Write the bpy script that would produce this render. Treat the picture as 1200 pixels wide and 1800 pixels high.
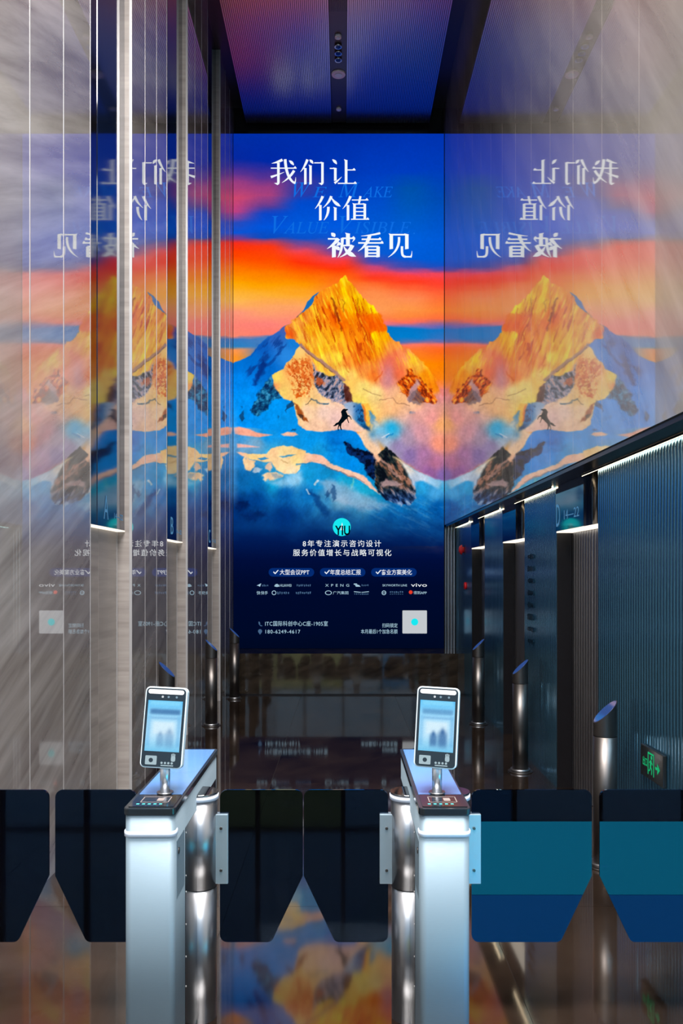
import bpy, bmesh, math, random
import numpy as np
from mathutils import Vector, Matrix

for o in list(bpy.data.objects): bpy.data.objects.remove(o, do_unlink=True)
SC = bpy.context.scene
COL = SC.collection

# ---------------------------------------------------------------- camera
F, VX, VY, CH = 1500.0, 603.0, 1008.0, 1.80       # focal length and vanishing point in photograph pixels, eye height
cam_d = bpy.data.cameras.new('camera'); cam = bpy.data.objects.new('camera', cam_d); COL.objects.link(cam)
cam.location = (0, 0, CH); cam.rotation_euler = (math.pi/2, 0, 0)
cam_d.sensor_fit = 'VERTICAL'; cam_d.sensor_height = 36; cam_d.sensor_width = 24
cam_d.lens = 36*F/1800; cam_d.shift_x = (600-VX)/1800; cam_d.shift_y = (VY-900)/1800
cam_d.clip_start = .05; cam_d.clip_end = 200
SC.camera = cam

# ---------------------------------------------------------------- world: cool overcast sky outside the entrance glazing
W = bpy.data.worlds.new('sky'); SC.world = W; W.use_nodes = True
bg = W.node_tree.nodes['Background']; bg.inputs[0].default_value = (.50, .74, 1.0, 1); bg.inputs[1].default_value = 1.4

def area(name, loc, rot, sx, sy, power, col, spread=math.pi):
    l = bpy.data.lights.new(name, 'AREA'); l.shape = 'RECTANGLE'; l.size = sx; l.size_y = sy
    l.energy = power; l.color = col; l.spread = spread
    o = bpy.data.objects.new(name, l); COL.objects.link(o); o.location = loc; o.rotation_euler = rot
    return o
# ceiling luminaires of the entrance hall behind the camera
area('hall_ceiling_light', (0, 1.2, 8.75), (0, 0, 0), 5.0, 2.6, 2300, (1.0, .93, .88))
area('hall_ceiling_light', (0, -4.0, 8.75), (0, 0, 0), 8.0, 3.0, 900, (.9, .95, 1.0))

vs = SC.view_settings
vs.view_transform = 'Standard'; vs.look = 'None'; vs.exposure = 0.0; vs.gamma = 1.0; vs.use_curve_mapping = False
SC.display_settings.display_device = 'sRGB'
SC.cycles.max_bounces = 10; SC.cycles.diffuse_bounces = 4; SC.cycles.glossy_bounces = 6; SC.cycles.transparent_max_bounces = 12
SC.cycles.sample_clamp_indirect = 6.0
SC.cycles.use_denoising = True
SC.cycles.caustics_reflective = True

# ---------------------------------------------------------------- small helpers
def lin(c):
    return tuple((v/255/12.92 if v/255 <= .04045 else ((v/255+.055)/1.055)**2.4) for v in c)

def px(x, y, d):
    """photograph pixel at depth d -> world point"""
    return Vector(((x-VX)/F*d, d, CH-(y-VY)/F*d))

class MB:
    """collects faces and links them as one mesh object"""
    def __init__(s): s.v = []; s.f = []; s.sm = []
    def add(s, vs_, fs, smooth=False):
        o = len(s.v); s.v += [tuple(v) for v in vs_]; s.f += [tuple(i+o for i in f) for f in fs]; s.sm += [smooth]*len(fs)
        return s
    def box(s, x0, x1, y0, y1, z0, z1):
        v = [(x0,y0,z0),(x1,y0,z0),(x1,y1,z0),(x0,y1,z0),(x0,y0,z1),(x1,y0,z1),(x1,y1,z1),(x0,y1,z1)]
        return s.add(v, [(3,2,1,0),(4,5,6,7),(0,1,5,4),(1,2,6,5),(2,3,7,6),(3,0,4,7)])
    def prism(s, pts, a, b, axis='z', smooth=False):
        """closed outline pts (2D, counter-clockwise) extruded from a to b along an axis"""
        n = len(pts)
        def P(u, v, w): return {'z': (u, v, w), 'y': (u, w, v), 'x': (w, u, v)}[axis]
        vs_ = [P(u, v, a) for u, v in pts]+[P(u, v, b) for u, v in pts]
        o = len(s.v); s.v += vs_
        flip = axis == 'y'
        def F_(t, sm): s.f.append(tuple(reversed(t)) if flip else t); s.sm.append(sm)
        F_(tuple(o+i for i in reversed(range(n))), False); F_(tuple(o+n+i for i in range(n)), False)
        for i in range(n):
            j = (i+1) % n; F_((o+i, o+j, o+n+j, o+n+i), smooth)
        return s
    def cyl(s, c, r, z0, z1, seg=24, r1=None):
        r1 = r if r1 is None else r1; o = len(s.v)
        for k in range(seg):
            a = 2*math.pi*k/seg; s.v.append((c[0]+r*math.cos(a), c[1]+r*math.sin(a), z0))
        for k in range(seg):
            a = 2*math.pi*k/seg; s.v.append((c[0]+r1*math.cos(a), c[1]+r1*math.sin(a), z1))
        s.f.append(tuple(o+i for i in reversed(range(seg)))); s.sm.append(False)
        s.f.append(tuple(o+seg+i for i in range(seg))); s.sm.append(False)
        for k in range(seg):
            j = (k+1) % seg; s.f.append((o+k, o+j, o+seg+j, o+seg+k)); s.sm.append(True)
        return s
    def move(s, M):
        s.v = [tuple(M @ Vector(v)) for v in s.v]; return s
    def build(s, name, m, parent=None, bevel=0):
        me = bpy.data.meshes.new(name); me.from_pydata(s.v, [], s.f); me.update()
        me.polygons.foreach_set('use_smooth', s.sm)
        me.materials.append(m)
        o = bpy.data.objects.new(name, me); COL.objects.link(o)
        if parent is not None: o.parent = parent
        if bevel:
            b = o.modifiers.new('bevel', 'BEVEL'); b.width = bevel; b.segments = 2; b.limit_method = 'ANGLE'
            b.harden_normals = False
        return o

def rounded(x0, x1, y0, y1, r, seg=5, corners=(1,1,1,1)):
    """counter-clockwise rounded rectangle; corners: (x1y0, x1y1, x0y1, x0y0)"""
    pts = []
    for (cx, cy, a0, on) in ((x1-r, y0+r, -90, corners[0]), (x1-r, y1-r, 0, corners[1]), (x0+r, y1-r, 90, corners[2]), (x0+r, y0+r, 180, corners[3])):
        if on:
            for k in range(seg+1):
                a = math.radians(a0+90*k/seg); pts.append((cx+r*math.cos(a), cy+r*math.sin(a)))
        else:
            a = math.radians(a0+45); pts.append((cx+r*(1 if math.cos(a) > 0 else -1), cy+r*(1 if math.sin(a) > 0 else -1)))
    return pts

def empty(name, loc=(0,0,0), label=None, cat=None, group=None):
    o = bpy.data.objects.new(name, None); COL.objects.link(o); o.location = loc; o.empty_display_size = .1
    tag(o, label, cat, group); return o
def tag(o, label=None, cat=None, group=None, kind=None):
    if label: o['label'] = label
    if cat: o['category'] = cat
    if group: o['group'] = group
    if kind: o['kind'] = kind
    return o
def inst(src, name, parent, loc=(0,0,0)):
    o = bpy.data.objects.new(name, src.data); COL.objects.link(o); o.parent = parent; o.location = loc
    for md in src.modifiers:
        n = o.modifiers.new(md.name, md.type)
        if md.type == 'BEVEL': n.width = md.width; n.segments = md.segments; n.limit_method = md.limit_method
    return o

# ---------------------------------------------------------------- materials
MATS = {}
def mat(name, col, rough=.5, metal=0.0, ior=1.5, emit=None, es=0.0, coat=0.0, aniso=0.0, build=None):
    if name in MATS: return MATS[name]
    m = bpy.data.materials.new(name); m.use_nodes = True; nt = m.node_tree; p = nt.nodes['Principled BSDF']
    p.inputs['Base Color'].default_value = (*col, 1); p.inputs['Roughness'].default_value = rough
    p.inputs['Metallic'].default_value = metal; p.inputs['IOR'].default_value = ior
    p.inputs['Coat Weight'].default_value = coat; p.inputs['Anisotropic'].default_value = aniso
    if emit: p.inputs['Emission Color'].default_value = (*emit, 1); p.inputs['Emission Strength'].default_value = es
    if build: build(nt, p)
    else: fine_grain(nt, p, col, rough)
    MATS[name] = m; return m
def N(nt, t, **kw):
    n = nt.nodes.new(t)
    for k, v in kw.items(): setattr(n, k, v)
    return n
def fine_grain(nt, p, col, rough):
    """slight procedural unevenness of tone and gloss"""
    tc = N(nt, 'ShaderNodeTexCoord'); nz = N(nt, 'ShaderNodeTexNoise'); nz.inputs['Scale'].default_value = 35; nz.inputs['Detail'].default_value = 3
    nt.links.new(tc.outputs['Object'], nz.inputs['Vector'])
    mr = N(nt, 'ShaderNodeMapRange'); mr.inputs[3].default_value = max(rough*.85, 0); mr.inputs[4].default_value = min(rough*1.15+.005, 1)
    nt.links.new(nz.outputs[0], mr.inputs[0]); nt.links.new(mr.outputs[0], p.inputs['Roughness'])
def brushed(scale):
    def b(nt, p):
        tc = N(nt, 'ShaderNodeTexCoord'); mp = N(nt, 'ShaderNodeMapping'); mp.inputs['Scale'].default_value = scale
        nz = N(nt, 'ShaderNodeTexNoise'); nz.inputs['Scale'].default_value = 30; nz.inputs['Detail'].default_value = 4
        nt.links.new(tc.outputs['Object'], mp.inputs[0]); nt.links.new(mp.outputs[0], nz.inputs['Vector'])
        r0 = p.inputs['Roughness'].default_value
        mr = N(nt, 'ShaderNodeMapRange'); mr.inputs[3].default_value = r0*.75; mr.inputs[4].default_value = r0*1.3
        nt.links.new(nz.outputs[0], mr.inputs[0]); nt.links.new(mr.outputs[0], p.inputs['Roughness'])
        bp = N(nt, 'ShaderNodeBump'); bp.inputs['Strength'].default_value = .05; bp.inputs['Distance'].default_value = .002
        nt.links.new(nz.outputs[0], bp.inputs['Height']); nt.links.new(bp.outputs[0], p.inputs['Normal'])
    return b
def veined(c0, c1, scale, rot, sharp, rough=(.03, .07), island=True, dens=3.0):
    """polished stone: long soft veins across a cloudy ground"""
    def b(nt, p):
        tc = N(nt, 'ShaderNodeTexCoord'); m0 = N(nt, 'ShaderNodeMapping'); m0.inputs['Rotation'].default_value = rot
        mp = N(nt, 'ShaderNodeMapping'); mp.inputs['Scale'].default_value = scale
        oi = N(nt, 'ShaderNodeObjectInfo')
        cb = N(nt, 'ShaderNodeCombineXYZ'); mu = N(nt, 'ShaderNodeMath', operation='MULTIPLY'); mu.inputs[1].default_value = 7.0 if island else 0.0
        nt.links.new(oi.outputs['Random'], mu.inputs[0]); nt.links.new(mu.outputs[0], cb.inputs[2])
        ad = N(nt, 'ShaderNodeVectorMath', operation='ADD')
        nt.links.new(tc.outputs['Object'], m0.inputs[0]); nt.links.new(m0.outputs[0], mp.inputs[0]); nt.links.new(mp.outputs[0], ad.inputs[0]); nt.links.new(cb.outputs[0], ad.inputs[1])
        n1 = N(nt, 'ShaderNodeTexNoise'); n1.inputs['Scale'].default_value = 1.0; n1.inputs['Detail'].default_value = 8; n1.inputs['Roughness'].default_value = .62; n1.inputs['Distortion'].default_value = .5
        nt.links.new(ad.outputs[0], n1.inputs['Vector'])
        n2 = N(nt, 'ShaderNodeTexNoise'); n2.inputs['Scale'].default_value = dens; n2.inputs['Detail'].default_value = 5; n2.inputs['Distortion'].default_value = .3
        nt.links.new(ad.outputs[0], n2.inputs['Vector'])
        mx = N(nt, 'ShaderNodeMath', operation='MULTIPLY_ADD'); mx.inputs[1].default_value = .55
        nt.links.new(n1.outputs[0], mx.inputs[0])
        m2 = N(nt, 'ShaderNodeMath', operation='MULTIPLY'); m2.inputs[1].default_value = .45
        nt.links.new(n2.outputs[0], m2.inputs[0]); nt.links.new(m2.outputs[0], mx.inputs[2])
        cr = N(nt, 'ShaderNodeValToRGB'); e = cr.color_ramp.elements
        e[0].position = .5-sharp; e[0].color = (*c0, 1); e[1].position = .5+sharp; e[1].color = (*c1, 1)
        nt.links.new(mx.outputs[0], cr.inputs[0]); nt.links.new(cr.outputs[0], p.inputs['Base Color'])
        mr = N(nt, 'ShaderNodeMapRange'); mr.inputs[3].default_value = rough[0]; mr.inputs[4].default_value = rough[1]
        nt.links.new(n2.outputs[0], mr.inputs[0]); nt.links.new(mr.outputs[0], p.inputs['Roughness'])
    return b
def sheen(m, f0=.10, power=2.2, rough=.03):
    """waxed polish over a stone: mirror layer that strengthens towards grazing view"""
    nt = m.node_tree; p = nt.nodes['Principled BSDF']; out = [n for n in nt.nodes if n.type == 'OUTPUT_MATERIAL'][0]
    lw = N(nt, 'ShaderNodeLayerWeight'); lw.inputs[0].default_value = .5
    pw = N(nt, 'ShaderNodeMath', operation='POWER'); pw.inputs[1].default_value = power
    ma = N(nt, 'ShaderNodeMath', operation='MULTIPLY_ADD'); ma.inputs[1].default_value = 1-f0; ma.inputs[2].default_value = f0
    g = N(nt, 'ShaderNodeBsdfGlossy'); g.inputs['Roughness'].default_value = rough; g.inputs[0].default_value = (.95,.95,.95,1)
    mx = N(nt, 'ShaderNodeMixShader'); p.inputs['Specular IOR Level'].default_value = 0
    nt.links.new(lw.outputs['Facing'], pw.inputs[0]); nt.links.new(pw.outputs[0], ma.inputs[0]); nt.links.new(ma.outputs[0], mx.inputs[0])
    nt.links.new(p.outputs[0], mx.inputs[1]); nt.links.new(g.outputs[0], mx.inputs[2]); nt.links.new(mx.outputs[0], out.inputs[0])
    return m
def emis(name, col, s):
    if name in MATS: return MATS[name]
    m = bpy.data.materials.new(name); m.use_nodes = True; nt = m.node_tree; nt.nodes.clear()
    e = N(nt, 'ShaderNodeEmission'); o = N(nt, 'ShaderNodeOutputMaterial')
    e.inputs[0].default_value = (*col, 1); e.inputs[1].default_value = s
    nt.links.new(e.outputs[0], o.inputs[0]); MATS[name] = m; return m
def tinted_glass(name, tint, refl_ior, rough=.004, gcol=(.92,.95,1.0)):
    m = bpy.data.materials.new(name); m.use_nodes = True; nt = m.node_tree; nt.nodes.clear()
    t = N(nt, 'ShaderNodeBsdfTransparent'); t.inputs[0].default_value = (*tint, 1)
    g = N(nt, 'ShaderNodeBsdfGlossy'); g.inputs['Roughness'].default_value = rough; g.inputs[0].default_value = (*gcol, 1)
    fr = N(nt, 'ShaderNodeFresnel'); fr.inputs[0].default_value = refl_ior
    mx = N(nt, 'ShaderNodeMixShader'); o = N(nt, 'ShaderNodeOutputMaterial')
    nt.links.new(fr.outputs[0], mx.inputs[0]); nt.links.new(t.outputs[0], mx.inputs[1]); nt.links.new(g.outputs[0], mx.inputs[2]); nt.links.new(mx.outputs[0], o.inputs[0])
    MATS[name] = m; return m

M_STONE = mat('grey_travertine', (.4,.38,.36), ior=2.5, build=veined((.20,.175,.165), (.47,.445,.43), (.5, .35, 4.2), (math.radians(-24), 0, 0), .15, (.03,.06), island=False, dens=2.2))
M_STONE_R = mat('beige_travertine', (.4,.38,.36), ior=2.5, build=veined((.22,.20,.18), (.42,.395,.365), (.5, .4, 3.2), (math.radians(-50), 0, 0), .18, (.02,.05), island=False, dens=2.0))
sheen(M_STONE, .06, 2.5, .014); sheen(M_STONE_R, .06, 2.4, .022)
M_DOOR_STONE = mat('door_travertine', (.4,.38,.36), ior=1.5, build=veined((.21,.185,.17), (.40,.365,.34), (.5, .5, 9.0), (0, 0, 0), .2, (.3,.4)))
M_FLOOR = mat('brown_marble', (.05,.03,.02), ior=1.9, build=veined((.007,.0045,.0035), (.030,.019,.013), (1.1, .55, 1.0), (0, 0, math.radians(25)), .16, (.035,.07)))
M_PLINTH = mat('dark_marble', (.03,.025,.02), ior=1.8, build=veined((.008,.007,.006), (.040,.030,.022), (2.0, 1, 6.0), (0, math.radians(20), 0), .16, (.03,.05)))
M_GROUT = mat('dark_grout', (.02,.017,.015), .8)
M_STRIP = mat('stainless_inlay', (.46,.455,.46), .40, .4)
M_FLUTE = mat('fluted_steel_screen_blue', (.12,.36,.56), .18, .94)  # blue of the screen's reflection put into the steel colour
M_FLUTE_DOOR = mat('fluted_door_steel', (.36,.36,.38), .30, 1.0)
M_BLACK = mat('black_metal', (.012,.011,.013), .25, .4)
M_BLACKGLOSS = mat('black_gloss', (.008,.008,.010), .06, 0, 1.6)
M_SIGN = mat('blue_black_glass', (.006,.012,.035), .05, 0, 2.1)
M_CEIL = mat('ceiling_slat_metal', (.40,.40,.46), .30, 1.0)
M_CEILDARK = mat('ceiling_channel', (.035,.035,.045), .35, .2)
M_STEEL = mat('brushed_steel', (.19,.26,.31), .55, .45, build=brushed((1, 1, 25)))
M_POLISH = mat('satin_steel', (.36,.37,.39), .33, 1.0)
M_DARKSTEEL = mat('dark_steel', (.125,.115,.11), .38, 1.0, build=brushed((1, 1, 25)))
M_SIDE = mat('smoked_side_panel', (.035,.045,.055), .12, .6)
M_LIDGLASS = mat('blue_black_cap_glass', (.004,.004,.006), .03, 0, 2.6)
M_LIDMIRROR = mat('lid_plate_screen_blue', (.20,.45,.95), .08, .55)  # the screen's blue reflection is painted into the plate colour
M_ACRYL = mat('frosted_acrylic', (.50,.55,.64), .4, 0, 1.45, emit=(.75,.83,1.0), es=.08)
M_GLASS = tinted_glass('smoked_blue_glass', (.028,.028,.095), 1.54, .004, (.50,.70,1.0))
M_WHITEP = mat('white_plastic', (.55,.66,.72), .3)
M_BLACKP = mat('black_plastic', (.010,.014,.018), .12)
M_WALLP = mat('hall_plaster', (.42,.41,.40), .6)
M_RED = mat('red_enamel', (.6,.01,.015), .4)
M_FIXTURE = mat('fixture_white', (.60,.55,.62), .5)
M_LENS = mat('spot_chrome', (.5,.45,.4), .12, 1.0)
M_LED = emis('warm_led', (1.0,.80,.52), 8.0)
M_SOFFIT = emis('portal_led_panel', (1.0,.90,.76), 1.3)
M_MAT = mat('teal_reflection_mat', (.004,.72,.95), .9)
M_MAT2 = mat('blue_reflection_mat', (.003,.28,.75), .9)
# ---------------------------------------------------------------- picture shown on the LED screen
PX0, PX1, PY0, PY1 = 410.0, 780.0, 235.0, 1140.0      # picture frame, in photograph pixels

def make_picture(nx, ny):
    """colours (sRGB 0..1) of the mountain picture on an ny x nx lattice, row 0 at the top"""
    rs = np.random.RandomState(7)
    xs = np.linspace(PX0, PX1, nx); ys = np.linspace(PY0, PY1, ny)
    X, Y = np.meshgrid(xs, ys)

    def vnoise(u, v, seed):
        r = np.random.RandomState(seed); T = r.rand(64, 64)
        iu = np.floor(u).astype(int); iv = np.floor(v).astype(int)
        fu = u - iu; fv = v - iv
        fu = fu*fu*(3-2*fu); fv = fv*fv*(3-2*fv)
        a = T[iv % 64, iu % 64]; b = T[iv % 64, (iu+1) % 64]
        c = T[(iv+1) % 64, iu % 64]; d = T[(iv+1) % 64, (iu+1) % 64]
        return (a*(1-fu)+b*fu)*(1-fv) + (c*(1-fu)+d*fu)*fv

    def fbm(sx, sy, ang=0, oct=4, seed=1, gain=.55, ridge=False):
        ca, sa = math.cos(math.radians(ang)), math.sin(math.radians(ang))
        u = (X*ca + Y*sa)/sx; v = (-X*sa + Y*ca)/sy
        t = 0; amp = 1; tot = 0
        for k in range(oct):
            n = vnoise(u*2**k + 11.3*k, v*2**k + 5.7*k, seed+k)
            if ridge: n = 1-abs(2*n-1)
            t = t + n*amp; tot += amp; amp *= gain
        return t/tot                                    # 0..1 around .5

    wx = (fbm(9, 9, 0, 3, 91)-.5); wy = (fbm(9, 9, 0, 3, 97)-.5)

    def smooth(a, b, t):
        t = np.clip((t-a)/(b-a), 0, 1); return t*t*(3-2*t)

    def poly(pts, soft=1.2, wob=4.0):
        """soft mask of a polygon given in photograph pixels (signed distance, wobbled outline)"""
        px = X + wx*wob*2; py = Y + wy*wob*2
        P = np.array(pts, float); x0, y0 = P.min(0)-soft*3-8; x1, y1 = P.max(0)+soft*3+8
        m = np.zeros_like(X)
        ix = np.where((xs >= x0-8) & (xs <= x1+8))[0]; iy = np.where((ys >= y0-8) & (ys <= y1+8))[0]
        if len(ix) == 0 or len(iy) == 0: return m
        sl = np.s_[iy[0]:iy[-1]+1, ix[0]:ix[-1]+1]
        qx = px[sl]; qy = py[sl]
        inside = np.zeros(qx.shape, bool); dist = np.full(qx.shape, 1e9)
        n = len(P)
        for i in range(n):
            ax, ay = P[i]; bx, by = P[(i+1) % n]
            if ay != by:
                c = ((ay > qy) != (by > qy)) & (qx < (bx-ax)*(qy-ay)/(by-ay)+ax)
                inside ^= c
            L = (bx-ax)**2+(by-ay)**2+1e-9
            t = np.clip(((qx-ax)*(bx-ax)+(qy-ay)*(by-ay))/L, 0, 1)
            dist = np.minimum(dist, np.hypot(qx-ax-t*(bx-ax), qy-ay-t*(by-ay)))
        sd = np.where(inside, dist, -dist)
        m[sl] = smooth(-soft, soft, sd)
        return m

    def line(pts, w, soft=1.0, wob=3.0):
        px = X + wx*wob*2; py = Y + wy*wob*2
        dist = np.full(X.shape, 1e9)
        for (ax, ay), (bx, by) in zip(pts[:-1], pts[1:]):
            L = (bx-ax)**2+(by-ay)**2+1e-9
            t = np.clip(((px-ax)*(bx-ax)+(py-ay)*(by-ay))/L, 0, 1)
            dist = np.minimum(dist, np.hypot(px-ax-t*(bx-ax), py-ay-t*(by-ay)))
        return 1-smooth(w-soft, w+soft, dist)

    def blob(cx, cy, rx, ry, p=1.0, ang=0):
        ca, sa = math.cos(math.radians(ang)), math.sin(math.radians(ang))
        dx, dy = X-cx, Y-cy
        u = (dx*ca+dy*sa)/rx; v = (-dx*sa+dy*ca)/ry
        return np.exp(-(u*u+v*v)*1.2)*p

    img = np.zeros(X.shape+(3,))
    def put(mask, col):
        nonlocal img
        col = np.asarray(col, float)
        if col.max() > 1.5 or col.ndim == 1: col = col/255.
        img = img*(1-mask[..., None]) + col*mask[..., None]
    def ramp(t, stops):
        out = np.zeros(X.shape+(3,)); p = [s[0] for s in stops]
        for k in range(3): out[..., k] = np.interp(t, p, [s[1][k]/255. for s in stops])
        return out
    def field(pts, power=2.2):
        """smooth colour field through scattered (x, y, colour) samples"""
        num = 0; den = 0
        for x, y, c in pts:
            w = 1/(((X-x)**2+(Y-y)**2+30)**(power/2*1.4))
            num = num + w[..., None]*np.array(c)/255.; den = den + w
        return num/den[..., None]

    # ---- sky: vertical colour runs at seven columns
    cols = [
     (410, [(235,(0,45,165)),(280,(5,40,160)),(297,(60,45,150)),(320,(150,60,130)),(347,(205,70,110)),(370,(190,65,130)),(390,(40,75,190)),(407,(10,85,215)),(418,(120,60,140)),(427,(245,45,30)),(443,(255,60,0)),(470,(255,110,0)),(497,(255,165,0)),(527,(255,185,80)),(550,(255,150,120)),(570,(255,130,115)),(590,(255,135,110)),(594,(60,120,190)),(607,(40,130,195)),(613,(255,150,80)),(627,(255,150,40)),(660,(255,150,40))]),
     (470, [(235,(0,45,165)),(285,(0,40,165)),(300,(50,45,155)),(325,(150,60,130)),(345,(170,65,125)),(362,(90,60,150)),(375,(10,70,200)),(400,(0,85,220)),(415,(10,75,190)),(425,(200,60,80)),(435,(255,55,15)),(455,(255,75,0)),(475,(255,110,0)),(500,(255,160,0)),(520,(255,175,50)),(540,(255,165,100)),(555,(255,150,115)),(570,(255,130,120)),(588,(255,125,110)),(594,(70,125,190)),(660,(70,125,190))]),
     (530, [(235,(0,45,170)),(300,(0,45,170)),(320,(60,55,155)),(340,(40,60,170)),(360,(0,75,205)),(400,(0,90,220)),(420,(10,80,200)),(432,(150,70,130)),(440,(235,70,90)),(450,(255,60,40)),(462,(255,50,10)),(480,(255,100,0)),(500,(255,150,0)),(520,(255,170,50)),(540,(255,165,100)),(560,(255,140,115)),(660,(255,130,110))]),
     (600, [(235,(0,45,170)),(300,(0,55,180)),(350,(0,70,200)),(400,(0,90,225)),(430,(20,85,205)),(442,(100,70,160)),(452,(230,70,100)),(462,(255,55,40)),(470,(255,55,10)),(480,(255,90,10)),(495,(255,115,25)),(530,(255,150,80)),(660,(255,130,80))]),
     (660, [(235,(0,48,172)),(300,(0,60,190)),(350,(0,75,200)),(420,(0,95,215)),(445,(10,90,210)),(460,(60,75,180)),(470,(200,70,120)),(478,(250,65,70)),(488,(255,60,30)),(500,(255,105,45)),(515,(255,140,75)),(530,(255,150,80)),(545,(255,155,85)),(560,(255,130,70)),(570,(255,115,120)),(576,(0,120,200)),(602,(0,120,200)),(608,(255,120,100)),(660,(255,145,0))]),
     (720, [(235,(0,50,175)),(300,(0,60,190)),(330,(0,80,170)),(360,(0,85,185)),(420,(0,95,220)),(455,(0,90,215)),(468,(60,75,175)),(478,(230,70,110)),(486,(255,65,60)),(495,(255,60,30)),(510,(255,110,60)),(525,(255,140,85)),(545,(255,150,70)),(556,(255,135,60)),(565,(255,110,90)),(572,(130,110,180)),(577,(0,120,200)),(595,(0,125,205)),(603,(100,110,170)),(608,(255,120,100)),(615,(255,120,50)),(640,(255,145,0)),(700,(255,150,0))]),
     (780, [(235,(0,50,175)),(300,(0,60,185)),(350,(0,75,180)),(420,(0,90,215)),(455,(0,90,210)),(468,(20,80,195)),(475,(120,70,150)),(480,(240,70,90)),(490,(255,65,60)),(500,(255,65,45)),(520,(255,105,55)),(545,(255,130,50)),(560,(255,110,60)),(572,(120,100,170)),(578,(20,115,195)),(595,(50,115,190)),(601,(120,105,160)),(606,(255,110,90)),(615,(255,105,30)),(640,(255,130,0)),(665,(255,130,20)),(685,(235,130,120)),(720,(225,130,130))]),
    ]
    Yw = Y + (fbm(60, 12, 3, 3, 31)-.5)*10
    runs = [ramp(Yw, s) for _, s in cols]; cx = [c for c, _ in cols]
    sky = np.zeros_like(img)
    for i in range(len(cx)-1):
        t = np.clip((X-cx[i])/(cx[i+1]-cx[i]), 0, 1); t = t*t*(3-2*t)
        sel = (X >= cx[i]) & (X <= cx[i+1])
        sky[sel] = (runs[i]*(1-t[..., None])+runs[i+1]*t[..., None])[sel]
    img = sky.copy()

    # ---- shaded left flank of the mountain
    put(poly([(400,641),(420,634),(440,625),(455,606),(470,592),(485,585),(497,576),(507,570),(520,590),(530,604),(560,680),(560,800),(400,800)], 1.2, 2.0),
        field([(415,640,(0,115,215)),(440,635,(0,110,210)),(460,610,(10,95,195)),(485,592,(45,100,190)),(502,580,(70,95,175)),(515,600,(20,125,215)),(505,625,(40,135,225)),(470,650,(0,105,205)),(420,670,(0,135,240)),(430,700,(0,150,255)),(480,720,(0,150,245)),(500,740,(5,150,240)),(420,735,(0,145,245))]))
    n = fbm(16, 6, -52, 4, 201); m = poly([(428,650),(452,612),(480,590),(506,592),(502,612),(480,640),(450,672),(438,668)], 8, 5)
    put(m*smooth(.44, .72, n)*.8, (10,58,140))
    put(poly([(462,632),(470,640),(462,656),(448,676),(443,676),(452,652)], 3, 5)*.8, (5,45,125))
    put(poly([(560,513),(550,520),(540,531),(533,545),(522,558),(530,556),(541,546),(550,534),(560,527)], .8, 1.0), (25,110,185))
    put(line([(523,557),(531,551)], 1.6, .8), (110,85,90))

    # ---- sunlit face
    face = [(500,579),(509,566),(521,558),(531,550),(545,538),(558,517),(562,513),(580,502),(592,498),(600,489),(607,485),(613,491),(620,500),(630,515),(645,528),(656,537),(662,548),(668,556),(676,570),(682,586),(692,597),(704,607),(720,615),(735,627),(745,640),(757,655),(766,672),(776,692),(790,712),(790,760),(560,760),(600,690),(575,672),(552,640),(530,606),(518,598),(502,592)]
    warm = field([(607,490,(255,222,10)),(602,512,(255,190,0)),(592,503,(255,150,10)),(575,508,(250,140,25)),(618,508,(255,190,10)),(633,522,(255,205,0)),(650,540,(255,212,0)),(658,552,(255,190,0)),(596,528,(255,200,20)),(562,525,(255,150,25)),(545,545,(255,165,35)),(530,562,(255,170,60)),(515,575,(255,165,60)),(509,585,(250,110,20)),(530,590,(255,195,70)),(545,580,(255,190,20)),(560,570,(255,160,20)),(580,540,(250,115,5)),(588,560,(240,95,5)),(600,570,(255,110,0)),(615,560,(255,135,0)),(625,545,(255,185,0)),(640,560,(250,110,5)),(655,570,(240,80,5)),(672,575,(255,110,0)),(676,590,(255,180,0)),(660,590,(255,185,0)),(640,600,(250,120,10)),(620,600,(255,140,10)),(600,610,(255,160,30)),(585,590,(255,175,20)),(570,610,(255,185,30)),(555,605,(255,195,50)),(590,630,(255,215,60)),(575,635,(255,205,70)),(610,640,(255,150,50)),(630,630,(255,130,20)),(650,620,(255,140,10)),(665,610,(255,180,10)),(690,610,(255,165,60)),(700,620,(255,130,75)),(715,625,(255,150,90)),(728,632,(255,200,50)),(735,645,(255,195,60)),(748,660,(255,150,10)),(762,680,(255,140,10)),(690,640,(250,105,70)),(680,650,(235,120,105)),(700,655,(240,105,60)),(640,650,(255,150,60)),(655,660,(250,125,40)),(615,660,(255,200,100)),(605,655,(255,225,90)),(640,680,(255,225,120)),(660,690,(255,222,140)),(690,690,(255,190,140)),(680,670,(225,140,130)),(700,700,(255,190,130)),(630,710,(255,225,100)),(560,700,(255,205,120)),(560,740,(255,205,165)),(720,720,(250,190,150)),(760,710,(225,160,150)),(777,700,(230,140,140))], 2.6)
    # rock strata running down the face
    s1 = fbm(5, 42, -18, 4, 301); s2 = fbm(3.2, 18, -14, 3, 331, ridge=True)
    lum = 1 + (s1-.5)*.75 + (s2-.6)*.25
    cover = 1-smooth(640, 690, Y+ (s1-.5)*40)
    w = warm*(1+(lum-1)[..., None]*cover[..., None]*np.array([.35, 1.05, .8]))
    put(poly(face, 1.2, 4.0), np.clip(w, 0, 1)*255)
    fm = poly(face, 1.5, 4.0)
    deep = smooth(.57, .7, fbm(4, 26, -16, 4, 351))*blob(600, 560, 75, 80, 1.2)*(1-smooth(630, 665, Y))*fm
    put(np.clip(deep*1.25, 0, .9), (200,58,4))
    put(smooth(.5, .75, fbm(10, 30, -20, 4, 361))*blob(585, 560, 60, 70, .75)*(1-smooth(620, 655, Y))*fm, (238,96,4))
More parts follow.
